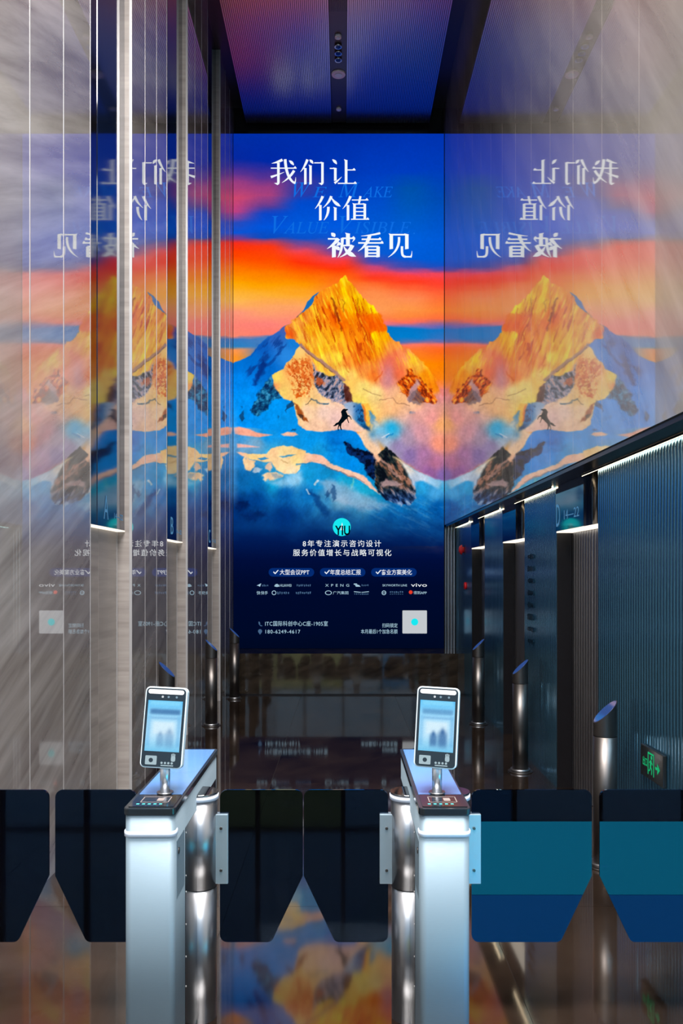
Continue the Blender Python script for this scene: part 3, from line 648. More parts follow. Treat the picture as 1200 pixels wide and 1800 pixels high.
M_PANE = tinted_glass('facade_glass', (.85,.92,.95), 1.45); M_PANE_Y = tinted_glass('amber_reflection_glass', (.95,.85,.50), 1.45); M_PANE_B = tinted_glass('blue_reflection_glass', (.35,.72,.92), 1.45)  # amber and blue pane tints added to colour the plinth's reflection
for k in range(9): MB().box(-6+1.5*k-.04, -6+1.5*k+.04, -8.15, -8.0, .35, 8.5).build('mullion', M_BLACK, fac)
for z in (2.7, 5.6): MB().box(-6, 6, -8.14, -8.02, z-.04, z+.04).build('transom', M_BLACK, fac)
for k in range(8):
    for z0, z1 in ((.35, 2.66), (2.74, 5.56), (5.64, 8.5)):
        MB().box(-5.96+1.5*k, -6+1.5*(k+1)-.04, -8.10, -8.09, z0, z1).build('pane', {2: M_PANE_Y, 3: M_PANE_Y, 5: M_PANE_B}.get(k, M_PANE) if z0 < 1 else M_PANE, fac)
mt = empty('added_reflection_mat', (2.6, 1.82, 0), 'added unseen teal and blue mat, reflected in the right glass wings', 'mat'); I = Matrix.Translation(-Vector(mt.location))  # mat added out of view so that the right wings reflect teal
for x0, x1 in ((.60, 2.596), (2.602, 4.6)):
    MB().box(x0, x1, .78, 2.18, 0, .012).move(I).build('mat_strip', M_MAT, mt)
MB().box(.60, 4.6, 2.186, 2.86, 0, .012).move(I).build('mat_border', M_MAT2, mt)
# ================================================================ LED SCREEN
def SP(u, v, off=0.0):
    return Vector(((u-VX)/F*YS, YS-off, CH-(v-VY)/F*YS))
screen = empty('led_screen', SP(595, 1140), 'towering LED screen showing a sunlit snowy peak and white Chinese headline', 'screen')
SI = -Vector(screen.location)
def vcol_material(name, strength):
    m = bpy.data.materials.new(name); m.use_nodes = True; nt = m.node_tree; nt.nodes.clear()
    at = N(nt, 'ShaderNodeAttribute', attribute_name='picture'); e = N(nt, 'ShaderNodeEmission'); e.inputs[1].default_value = strength
    g = N(nt, 'ShaderNodeOutputMaterial')
    nt.links.new(at.outputs['Color'], e.inputs[0]); nt.links.new(e.outputs[0], g.inputs[0]); return m
def picture_mesh(name, img, P, material, parent):
    """grid mesh with one colour per point; P(i_frac, j_frac) arrays -> (n, 3)"""
    ny, nx, _ = img.shape
    jj, ii = np.meshgrid(np.linspace(0, 1, nx), np.linspace(0, 1, ny))
    co = P(jj.ravel(), ii.ravel()).astype(np.float32)
    idx = np.arange(nx*ny).reshape(ny, nx)
    q = np.stack([idx[1:, :-1], idx[1:, 1:], idx[:-1, 1:], idx[:-1, :-1]], -1).reshape(-1, 4)
    me = bpy.data.meshes.new(name); me.vertices.add(nx*ny); me.vertices.foreach_set('co', co.ravel())
    me.loops.add(q.size); me.loops.foreach_set('vertex_index', q.ravel().astype(np.int32))
    me.polygons.add(len(q)); me.polygons.foreach_set('loop_start', np.arange(0, q.size, 4, dtype=np.int32))
    me.update(calc_edges=True)
    a = me.color_attributes.new('picture', 'FLOAT_COLOR', 'POINT')
    l = np.where(img <= .04045, img/12.92, ((img+.055)/1.055)**2.4)
    a.data.foreach_set('color', np.concatenate([l.reshape(-1, 3), np.ones((nx*ny, 1))], 1).astype(np.float32).ravel())
    me.materials.append(material)
    o = bpy.data.objects.new(name, me); COL.objects.link(o); o.parent = parent; return o
pic = make_picture(371, 906)
def PP(j, i):
    u = PX0+(PX1-PX0)*j; v = PY0+(PY1-PY0)*i
    return np.stack([(u-VX)/F*YS+SI[0], np.zeros_like(u)+YS+SI[1], CH-(v-VY)/F*YS+SI[2]], -1)
disp = picture_mesh('display', pic, PP, vcol_material('led_picture', 1.0), screen)
a, b = SP(PX0, PY1), SP(PX1, PY0)
MB().box(a.x, b.x, YS+.004, YEND-.001, a.z, b.z).move(Matrix.Translation(SI)).build('cabinet', M_BLACK, screen)

M_TXT = emis('screen_white', lin((244,250,255)), 1.0)
M_TXT2 = emis('screen_pale_blue', lin((170,205,225)), 1.0)
M_PILL = emis('screen_pill_blue', lin((4,42,112)), 1.0)
M_GHOST = emis('screen_ghost_blue', lin((14,108,226)), 1.0)
M_CYAN = emis('screen_cyan', lin((25,232,240)), 1.0)
M_INK = emis('screen_ink', lin((2,14,22)), 1.0)
M_REDLOGO = emis('screen_red', lin((225,60,40)), 1.0)
M_DIMICON = emis('screen_dim_icon', lin((70,100,135)), 1.0)
def ST(off): return lambda u, v: SP(u, v, off)+SI
def stext(name, body, x0, x1, y0, y1, m=None, off=.010, **kw):
    return text_on(name, body, ST(off), (x0, x1, y1, y0), m or M_TXT, screen, **kw)
def spoly(name, polys, m, off=.008):
    mb = MB()
    for k, p in enumerate(polys):
        mb.add([SP(x, y, off+.0004*(k % 5))+SI for x, y in p], [tuple(reversed(range(len(p))))])
    return mb.build(name, m, screen)
def circle(cx, cy, r, n=28, ry=None):
    return [(cx+r*math.cos(-2*math.pi*k/n), cy+(ry or r)*math.sin(-2*math.pi*k/n)) for k in range(n)]

# headline, brush-shaped song-style characters written stroke by stroke on a 100 x 100 square
def quadcurve(pts, n=10):
    P = [Vector((x, y)) for x, y in pts]
    if len(P) == 2: return [P[0].lerp(P[1], t/n) for t in range(n+1)]
    if len(P) == 3: return [P[0]*(1-t)**2+P[1]*2*t*(1-t)+P[2]*t*t for t in [k/n for k in range(n+1)]]
    return [P[0]*(1-t)**3+P[1]*3*t*(1-t)**2+P[2]*3*t*t*(1-t)+P[3]*t**3 for t in [k/n for k in range(n+1)]]
def ribbon(pts, ws):
    """tapering stroke: list of small quads along a curve with widths ws"""
    C = quadcurve(pts); n = len(C); out = []; L = []; R = []
    for i, p in enumerate(C):
        t = (C[min(i+1, n-1)]-C[max(i-1, 0)]).normalized(); nn = Vector((-t.y, t.x))
        f = i/(n-1)*(len(ws)-1); k = min(int(f), len(ws)-2); w = ws[k]+(ws[k+1]-ws[k])*(f-k)
        L.append(p+nn*w/2); R.append(p-nn*w/2)
    for i in range(n-1): out.append([L[i], L[i+1], R[i+1], R[i]])
    return out
def strokes(defs, vw, hw):
    out = []
    for s in defs:
        k = s[0]
        if k == 'h':
            _, x0, x1, y = s
            out.append([(x0, y-hw/2), (x0, y+hw/2), (x1, y+hw/2), (x1, y-hw/2)])
            out.append([(x1-11, y-hw/2), (x1, y+hw/2), (x1-1, y-hw/2), (x1-5, y-hw/2-5.5)])
        elif k == 'b':
            _, x0, x1, y = s; out.append([(x0, y-hw/2), (x0, y+hw/2), (x1, y+hw/2), (x1, y-hw/2)])
        elif k == 'v':
            _, x, y0, y1 = s
            out.append([(x-vw/2, y0), (x-vw/2, y1), (x+vw/2, y1-2), (x+vw/2, y0+3)])
            out.append([(x-vw/2-3, y0-2), (x-vw/2, y0+5), (x+vw/2, y0+4), (x+vw/2+1, y0+2)])
        elif k == 'hook':
            _, x, y = s; out.append([(x+vw/2, y-9), (x-vw/2, y-6), (x-vw/2-11, y-5), (x-vw/2+1, y+3), (x+vw/2-2, y-1)])
        elif k == 'pie': out += ribbon(s[1], [vw*1.05, vw*.95, vw*.6, 1.2])
        elif k == 'na':  out += ribbon(s[1], [2.0, vw*.6, vw*1.15, vw*1.3, 1.0])
        elif k == 'dot': out += ribbon(s[1], [1.5, vw*.8, vw*1.15, vw*.9, 2.0])
        elif k == 'ti':  out += ribbon(s[1], [vw*1.0, vw*.6, 1.0])
        elif k == 'c':   out += ribbon(s[1], s[2])
    return out
GL = {
 '我': [('pie', [(46,3),(28,13),(6,17)]), ('h', 3, 98, 35), ('v', 31, 14, 93), ('hook', 31, 97), ('ti', [(3,69),(26,62),(53,50)]), ('c', [(56,1),(58,46),(70,82),(92,93)], [10,10,9,7]), ('c', [(90,94),(95,86),(95,70)], [7,4,1]), ('pie', [(89,44),(74,72),(44,91)]), ('dot', [(70,6),(80,12),(88,24)])],
 '们': [('pie', [(30,2),(20,30),(3,50)]), ('v', 22, 34, 98), ('dot', [(38,3),(46,8),(52,18)]), ('v', 42, 24, 98), ('b', 56, 92, 15), ('v', 88, 12, 94), ('hook', 88, 97)],
 '让': [('dot', [(12,2),(22,8),(28,20)]), ('b', 3, 26, 36), ('v', 23, 34, 84), ('ti', [(20,92),(30,86),(46,68)]), ('v', 62, 3, 93), ('h', 62, 96, 42), ('h', 32, 100, 93)],
 '价': [('pie', [(32,2),(22,30),(3,52)]), ('v', 23, 36, 98), ('pie', [(64,2),(56,28),(33,48)]), ('na', [(62,4),(76,30),(99,42)]), ('c', [(53,44),(54,76),(36,97)], [10,9.5,7,1.2]), ('v', 79, 46, 98)],
 '值': [('pie', [(31,2),(22,30),(2,52)]), ('v', 22, 36, 98), ('h', 36, 97, 17), ('c', [(68,2),(65,18),(62,32)], [8,8,7]), ('v', 46, 31, 92), ('v', 84, 31, 92), ('b', 46, 84, 33), ('b', 46, 84, 48), ('b', 46, 84, 63), ('b', 46, 84, 78), ('h', 33, 100, 93)],
 '被': [('dot', [(16,2),(24,8),(28,18)]), ('b', 5, 40, 25), ('pie', [(40,24),(28,46),(2,64)]), ('v', 25, 50, 98), ('pie', [(46,40),(41,47),(33,53)]), ('dot', [(30,56),(38,60),(43,70)]), ('c', [(53,22),(54,70),(38,98)], [10,9,8,1.5]), ('h', 52, 96, 23), ('c', [(94,24),(92,30),(86,38)], [6,4,1]), ('v', 72, 3, 50), ('b', 54, 86, 51), ('pie', [(87,50),(76,82),(44,97)]), ('na', [(58,54),(68,82),(99,94)])],
 '看': [('c', [(86,3),(50,12),(14,14)], [8,6,1.5]), ('h', 16, 90, 27), ('h', 3, 98, 41), ('pie', [(46,12),(38,50),(2,74)]), ('v', 34, 54, 98), ('v', 78, 54, 98), ('b', 34, 80, 55), ('b', 34, 78, 68), ('b', 34, 78, 81), ('b', 34, 78, 93)],
 '见': [('v', 20, 6, 66), ('v', 78, 6, 66), ('b', 20, 80, 9), ('c', [(49,18),(52,70),(8,97)], [9,9,7,1.2]), ('c', [(60,54),(60,78),(58,95),(74,95)], [9,9,9,8]), ('b', 68, 94, 95), ('c', [(92,97),(97,90),(97,72)], [8,4,1])],
}
for line_, bold in (([('我',474.5,522,280,326),('们',526.5,572,280,326),('让',578,626.5,280,326)], 9.5), ([('价',552,599,344.5,389),('值',601,648.5,344.5,389)], 9.5), ([('被',573.5,626,409,454),('看',628,674.5,409,454),('见',678,725,409,454)], 13.0)):
    polys = []
    for ch, x0, x1, y0, y1 in line_:
        for p in strokes(GL[ch], bold, 4.2 if bold < 11 else 6.0):
            q = [(x0+(x1-x0)*v[0]/100, y0+(y1-y0)*v[1]/100) for v in p]
            ar = sum(q[i][0]*q[(i+1) % len(q)][1]-q[(i+1) % len(q)][0]*q[i][1] for i in range(len(q)))
            polys.append(q if ar < 0 else q[::-1])
    spoly('headline_text', polys, M_TXT, .010)

for b_, x0, x1, y0, y1 in (('𝑊',514,547,321,347),('𝐸',549,574,329,347),('𝑀',594,632,321,347),('𝐴𝐾𝐸',636,690,328,347),
                           ('𝑉',478,506,380,411),('𝐴𝐿𝑈𝐸',498,578,390,411),('𝑉',596,626,380,411),('𝐼𝑆𝐼𝐵𝐿𝐸',622,722,390,411),('.',726,729,409,412)):
    stext('ghost_text', b_, x0, x1, y0, y1, M_GHOST, .006)
# rearing horse
hx = lambda pts: [(590+x*.15833, 690+y*.15833) for x, y in pts]
horse = hx([(62,232),(56,218),(66,200),(78,186),(92,180),(112,184),(132,184),(139,192),(122,200),(114,212),(124,232),(132,250),(150,254),(166,272),(176,300),(170,306),(160,282),(148,270),(136,270),(132,284),(136,304),(148,334),(142,342),(130,316),(122,292),(104,306),(86,328),(66,344),(60,364),(58,384),(68,412),(66,422),(54,412),(46,388),(42,372),(34,382),(30,402),(36,420),(22,420),(20,398),(26,372),(30,356),(18,360),(0,372),(-20,376),(-32,370),(-14,360),(2,340),(26,330),(40,312),(56,286),(66,262)])
spoly('horse_silhouette', [horse[::-1] if sum(horse[i][0]*horse[(i+1)%len(horse)][1]-horse[(i+1)%len(horse)][0]*horse[i][1] for i in range(len(horse))) > 0 else horse], M_INK, .006)
# emblem
spoly('emblem_disc', [circle(600.5, 926.5, 15.8)], M_CYAN, .006)
spoly('emblem_spire', [[(598.5,932),(603.5,932),(601.8,922),(601,918.5),(600.2,922)]], M_TXT, .008)
stext('emblem_letters', 'YIU', 588.5, 615, 924, 941, M_INK, .009, offset=.025)
stext('tagline_text', '8年专注演示咨询设计', 532, 669.5, 949.5, 961.5, spacing=1.28, offset=.004)
stext('tagline_text', '服务价值增长与战略可视化', 515, 687.5, 965.5, 977.5, spacing=1.28, offset=.004)
for x0, x1, t, tx0, tx1 in ((472,552,'大型会议PPT',491.5,543.5),(562,642,'年度总结汇报',580,634),(652,732,'商业方案美化',670,723.5)):
    r = [(p[0], p[1]) for p in rounded(x0, x1, 998.5, 1013.5, 7.4, 6)]
    spoly('pill', [r[::-1]], M_PILL, .006)
    stext('pill_text', t, tx0, tx1, 1001, 1010.5, offset=.003)
    c = (x0+12.5, 1006)
    spoly('tick', [[(c[0]-4.5,c[1]-.2),(c[0]-3.3,c[1]-1.4),(c[0]-1,c[1]+1.2),(c[0]-1,c[1]+3.4)][::-1], [(c[0]-1,c[1]+3.4),(c[0]-1.2,c[1]+1.2),(c[0]+4,c[1]-4.4),(c[0]+5,c[1]-3.2)][::-1]], M_TXT, .010)
# rows of small client marks
def mark(kind, x, y, s=1.0):
    if kind == 'plane': return [[(x,y+1),(x+8,y-3),(x+6,y+3),(x+3,y+1.5)][::-1]]
    if kind == 'flower': return [[(x+4,y+3),(x+4+4.5*math.cos(a-.25),y+2.5-5*math.sin(a-.25)),(x+4+4.5*math.cos(a+.25),y+2.5-5*math.sin(a+.25))][::-1] for a in (.35,.95,1.55,2.15,2.75)]
    if kind == 'ring': return [[(x+4+4*math.cos(t0),y+4*math.sin(t0)),(x+4+4*math.cos(t0+.42),y+4*math.sin(t0+.42)),(x+4+2.9*math.cos(t0+.42),y+2.9*math.sin(t0+.42)),(x+4+2.9*math.cos(t0),y+2.9*math.sin(t0))][::-1] for t0 in [k*.42 for k in range(15)]]
    if kind == 'oval': return [[(x+6+6*math.cos(t0),y+4*math.sin(t0)),(x+6+6*math.cos(t0+.42),y+4*math.sin(t0+.42)),(x+6+4.8*math.cos(t0+.42),y+3*math.sin(t0+.42)),(x+6+4.8*math.cos(t0),y+3*math.sin(t0))][::-1] for t0 in [k*.42 for k in range(15)]]
    if kind == 'bars': return [[(x,y-3),(x,y-1.2),(x+7,y-1.2),(x+5,y-3)], [(x+2,y-.6),(x+4,y+2.4),(x+12,y+2.4),(x+9,y-.6)]]
    if kind == 'wing': return [[(x,y-2.6),(x,y-1.4),(x+11,y-.4),(x+13,y-1.2)], [(x+13,y-1.2),(x+14,y-.4),(x+26,y-1.4),(x+26,y-2.6)]]
    return []
def fixcw(polys):
    out = []
    for q in polys:
        ar = sum(q[i][0]*q[(i+1) % len(q)][1]-q[(i+1) % len(q)][0]*q[i][1] for i in range(len(q)))
        out.append(q if ar < 0 else q[::-1])
    return out
R1, R2 = 1028.8, 1042.0
for kind, x, y in (('plane',451,R1-.5),('flower',482.5,R1),('oval',571,R2),('ring',477.5,R2),('bars',621.5,R1),('wing',622,R2),('ring',670.5,R2)):
    spoly('client_mark', fixcw(mark(kind, x, y)), M_TXT2, .008)
for t, x0, x1, y0, y1, m in ((None,460,472,R1-2,R1+2.5,M_TXT2),('HUAWEI',492,512,R1-2,R1+2.6,M_TXT2),(None,521,547,R1-2.4,R1+2.6,M_TXT2),
     ('快',451,457.5,R2-3,R2+3.2,M_TXT2),('快手',458.5,470.5,R2-3,R2+3.2,M_TXT2),(None,487,509,R2-2.6,R2+3,M_TXT2),(None,519.5,547,R2-2.8,R2+2.8,M_TXT2),
     ('XPENG',571.5,613.5,R1-2.2,R1+2.4,M_TXT2),(None,635,648,R1-2.4,R1+2.2,M_TXT2),('广汽集团',585,612,R2-2.8,R2+2.8,M_TXT2),(None,622,648,R2+.4,R2+3.6,M_TXT2),
     ('SKYWORTH LINE',672,715,R1-1.8,R1+2.0,M_TXT2),('vivo',722,750,R1-3.4,R1+2.6,M_TXT),(None,684.5,709,R2-3.4,R2+.4,M_TXT2),(None,684.5,709,R2+1.4,R2+3.2,M_TXT2),('得到APP',726.5,749.5,R2-3,R2+2.8,M_TXT2)):
    if t is None:                       # illegible small print: worn-looking blocks
        n = max(3, round((x1-x0)/3.4)); w = (x1-x0)/n; rr = random.Random(int(x0*7+y0))
        spoly('client_name', fixcw([[(x0+w*k+.4, y0+(y1-y0)*rr.uniform(0,.35)), (x0+w*k+.4, y1-(y1-y0)*rr.uniform(0,.3)), (x0+w*k+w*rr.uniform(.5,.85), y1-(y1-y0)*rr.uniform(0,.3)), (x0+w*k+w*rr.uniform(.6,.85), y0+(y1-y0)*rr.uniform(.1,.4))] for k in range(n)]), M_DIMICON, .010)['kind'] = 'stuff'
        continue
    kw = dict(spacing=1.9) if t == 'XPENG' else {}
    stext('client_name', t, x0, x1, y0, y1, m, .010, **kw)['kind'] = 'stuff'
spoly('client_mark', [circle(721.5, R2-1, 3.4, 14)], M_REDLOGO, .008)
stext('client_mark', 'H', 672.6, 676.4, R2-1.6, R2+1.8, M_TXT2, .010)
stext('address_text', 'ITC国际科创中心C座-1905室', 466, 576, 1091.5, 1100.5, M_TXT2, spacing=1.1)
stext('phone_text', '180-6249-4617', 466.5, 527.5, 1107, 1113.5, M_TXT2, spacing=1.15)
stext('notice_text', '扫码锁定', 671.5, 698.5, 1095.5, 1103, M_TXT2)
stext('notice_text', '本月最后1个加急名额', 634, 698.5, 1106, 1113.8, M_TXT2)
spoly('phone_icon', fixcw([[(454,1093),(456,1092.5),(457.5,1096),(456.5,1097.5),(458.5,1099),(461,1099.5),(460.5,1101),(457,1100),(454.6,1097)]]), M_DIMICON, .008)
spoly('pin_icon', fixcw([[(457+3.6*math.cos(a),1109.5+3.6*math.sin(a)) for a in [math.pi*.85+k*math.pi*1.3/10 for k in range(11)]]+[(457,1115.5)]]), M_DIMICON, .008)
r = rounded(707, 750, 1073, 1113.5, 1.2, 3)
spoly('code_card', [r[::-1]], emis('screen_card', lin((196,200,205)), 1.0), .008)
spoly('code_card_emblem', [circle(728.5, 1093.3, 6.2)], M_CYAN, .010)
# ================================================================ SPEED GATES
YG, HWD, RC = 3.47, .0865, .072        # wing plane, half cabinet width, drum radius
def wing(parent, x_in, x_tip, origin):
    """smoked glass wing from the drum to the lane centre, with the cut-away lower corner"""
    s = 1 if x_tip > x_in else -1; W = abs(x_tip-x_in); pts = []
    zt, zb, r = .921, .303, .030; cut = .128
    def arc(cx, cz, a0, a1, rr=r):
        for k in range(6):
            a = math.radians(a0+(a1-a0)*k/5); pts.append((cx+rr*math.cos(a), cz+rr*math.sin(a)))
    arc(r, zb+r, 180, 270); arc(W-cut-r*.55, zb+r*.9, 270, 334, r*.9)
    pts.append((W, .572)); arc(W-r, zt-r, 0, 90); arc(r, zt-r, 90, 180)
    q = [(x_in-origin.x+s*x, z) for x, z in pts]
    if s < 0: q = q[::-1]
    g = MB().prism(q, YG-.005-origin.y, YG+.005-origin.y, 'y').build('glass_wing', M_GLASS, parent)
    return g
M_CLAMP = mat('pale_clamp_steel', (.42,.52,.58), .45, .9)
def clamp(parent, x_edge, s, origin):
    x0, x1 = sorted((x_edge-s*.010, x_edge+s*.046))
    c = MB().box(x0-origin.x, x1-origin.x, YG-.022-origin.y, YG-.0055-origin.y, .545, .826).build('clamp', M_CLAMP, parent, .002)
    MB().box(x0-origin.x, x1-origin.x, YG+.0055-origin.y, YG+.022-origin.y, .545, .826).build('clamp', M_CLAMP, parent, .002)
    for z in (.60, .77):
        MB().cyl((0, 0), .006, 0, .004, 10).move(Matrix.Translation(((x0+x1)/2-origin.x, YG-.022-origin.y, z)) @ Matrix.Rotation(math.pi/2, 4, 'X')).build('bolt', M_DARKSTEEL, c)
def column(parent, lx, ly, s):
    MB().cyl((lx, ly), RC-.003, 0, .53, 40).build('lower_tube', M_POLISH, parent)
    d = MB().cyl((lx, ly), RC, .534, .886, 40).build('drum', M_POLISH, parent)
    for da in (-.45, -.28): # slot edges on the drum front
        ang = -math.pi/2+da*s
        MB().box(-.004, .004, -.003, .003, .545, .826).move(Matrix.Translation((lx+(RC-.0005)*math.cos(ang), ly+(RC-.0005)*math.sin(ang), 0)) @ Matrix.Rotation(ang+math.pi/2, 4, 'Z')).build('drum_slot', M_BLACK, d)
    MB().cyl((lx, ly), RC+.005, .887, .905, 40).build('light_ring', M_ACRYL, parent)
    MB().cyl((lx, ly), RC+.003, .9055, .916, 40).build('cap', M_LIDGLASS, parent)
def outline(g, r, y0=-.5, y1=.5): return rounded(-HWD-g, HWD+g, y0-g, y1+g, r, 6)
def ring_mb(g_in, g_out, r, z0, z1, y1=-.44):
    a, b = outline(g_out, r+g_out, -.5, y1), outline(g_in-.004, r, -.5, y1); n = len(a); mb = MB()
    v = [(x, y, z) for z in (z0, z1) for x, y in a]+[(x, y, z) for z in (z0, z1) for x, y in b]; f = []
    for i in range(n):
        j = (i+1) % n
        f += [(i, j, n+j, n+i), (2*n+j, 2*n+i, 3*n+i, 3*n+j), (n+i, n+j, 3*n+j, 3*n+i), (j, i, 2*n+i, 2*n+j)]
    return mb.add(v, f, True)
def turnstile(xc, label, wings):
    e = empty('turnstile', (xc, 3.45, 0), label, 'turnstile', 'speed gate turnstiles'); O = Vector(e.location)
    MB().prism(outline(0, .024), 0, .9635, 'z', True).build('body', M_STEEL, e)
    lid = MB().prism(outline(.004, .020), .964, .9885, 'z').build('lid', M_BLACKP, e, .003)
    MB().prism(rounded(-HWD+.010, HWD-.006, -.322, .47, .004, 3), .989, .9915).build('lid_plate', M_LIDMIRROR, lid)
    rd = MB().prism(rounded(-HWD+.010, HWD-.006, -.488, -.328, .006, 3), .989, .9912).build('reader_window', M_BLACKGLOSS, lid)
    # lid controls: outlined card field with a card symbol and a status row
    ic = mat('reader_print', (.22,.19,.18), .5, emit=(.9,.75,.65), es=.04)
    for x0, x1, y0, y1 in ((-.048,.052,-.362,-.359),(-.048,.052,-.435,-.432),(-.048,-.045,-.435,-.359),(.049,.052,-.435,-.359)):
        MB().box(x0, x1, y0, y1, .9912, .9918).build('card_outline', ic, lid)
    MB().prism(rounded(.006,.030,-.415,-.378,.004,3), .9912, .9918).build('card_symbol', ic, lid)
    for k in range(5): MB().box(-.055+.02*k, -.045+.02*k, -.462, -.452, .9912, .9918).build('status_mark', mat('status_teal', (.05,.4,.4), .5, emit=(.1,.7,.7), es=.3), lid)
    ring_mb(0, .005, .024, .889, .907).build('light_band', M_ACRYL, e)
    for s in (-1, 1):
        x0, x1 = sorted((s*HWD, s*(HWD+.0012)))
        pn = MB().box(x0, x1, -.30, .46, .03, .86).build('side_panel', M_SIDE, e)
        for z in (.84, .68, .62, .50, .38, .27, .12):
            MB().cyl((0, 0), .0035, 0, .002, 10).move(Matrix.Translation((s*(HWD+.0012), -.288, z)) @ Matrix.Rotation(s*math.pi/2, 4, 'Y')).build('screw', M_STRIP, pn)
        dr = MB().box(x0, x1, -.462, -.318, .66, .862).build('access_door', M_STEEL, e)
        MB().cyl((0, 0), .011, 0, .003, 16).move(Matrix.Translation((s*(HWD+.0012), -.43, .82)) @ Matrix.Rotation(s*math.pi/2, 4, 'Y')).build('lock', M_DARKSTEEL, dr)
        column(e, s*HWD, YG-3.45, s)
    MB().box(-.03, .03, .478, .502, .9892, .9906).build('rear_reader', M_BLACKGLOSS, e)
    for s, tip in wings:
        xe = xc+s*(HWD+RC)
        clamp(e, xe, s, O); wing(e, xe+s*.011, tip, O)
    return e
XT1, XT2 = -.670, .352
C0, CL, CR = -.162, -1.182, 1.025
turnstile(XT1, 'slim steel turnstile on the left with dark glass wings and glossy lid', [(-1, CL+.013), (1, C0-.002)])
turnstile(XT2, 'slim steel turnstile on the right with pale blue front and glossy lid', [(-1, C0+.002), (1, CR-.016)])
def gate_post(x, s, tip, label):
    e = empty('gate_post', (x, YG, 0), label, 'turnstile', 'wall-side gate posts'); O = Vector(e.location)
    column(e, 0, 0, s); clamp(e, x+s*RC, s, O); wing(e, x+s*(RC+.011), tip, O)
gate_post(-1.615, 1, CL-.013, 'dark glass wing and post against the left stone wall')
gate_post(1.625, -1, CR+.016, 'teal-reflecting dark glass wing and post against the right fluted wall')

# ================================================================ FACE TERMINALS
def feed_image(nx, ny, seed):
    """camera feed on a terminal: pale cyan hall with two dim figures"""
    x, y = np.meshgrid(np.linspace(0, 1, nx), np.linspace(0, 1, ny))
    img = np.zeros((ny, nx, 3)); r = np.random.RandomState(seed)
    top = np.array([95,195,250])/255; mid = np.array([190,232,255])/255; low = np.array([120,200,240])/255
    t = np.clip(y/.45, 0, 1)[..., None]; img[:] = top*(1-t)+mid*t
    t2 = np.clip((y-.7)/.3, 0, 1)[..., None]; img = img*(1-t2)+low*t2
    def rect(x0, x1, y0, y1, c, a):
        m = 1/(1+np.exp(-(x-x0)*60))*1/(1+np.exp((x-x1)*60))*1/(1+np.exp(-(y-y0)*90))*1/(1+np.exp((y-y1)*90))*a
        nonlocal img
        img = img*(1-m[..., None])+np.array(c)/255*m[..., None]
    rect(.05, .95, .0, .09, (150,225,255), .7); rect(.08, .95, .17, .27, (60,105,160), .75 if seed == 1 else .45); rect(.1, .9, .33, .36, (95,150,205), .6)
    rect(.2, .8, .42, .66, (225,245,255), .7); rect(.0, .12, .3, .9, (110,185,235), .5); rect(.88, 1, .3, .9, (95,170,225), .5)
    for cx, cy, w, h in ((.42, .78, .11, .13), (.68, .76, .14, .16)):
        m = np.exp(-(((x-cx)/w)**4+((y-cy)/h)**4))*.75+np.exp(-(((x-cx)/(w*.45))**2+((y-cy+h*1.05)/(h*.4))**2))*.6
        m = np.clip(m*(1 if seed == 2 else .45), 0, 1); img = img*(1-m[..., None])+np.array([60,105,160])/255*m[..., None]
    return np.clip(img+(r.rand(ny, nx, 1)-.5)*.03, 0, 1)
M_FEED = vcol_material('terminal_feed', 1.0)
M_BAR = emis('terminal_light_bar', (1, .97, .98), 1.6)
M_ICON = emis('terminal_icons', lin((190,215,225)), .8)
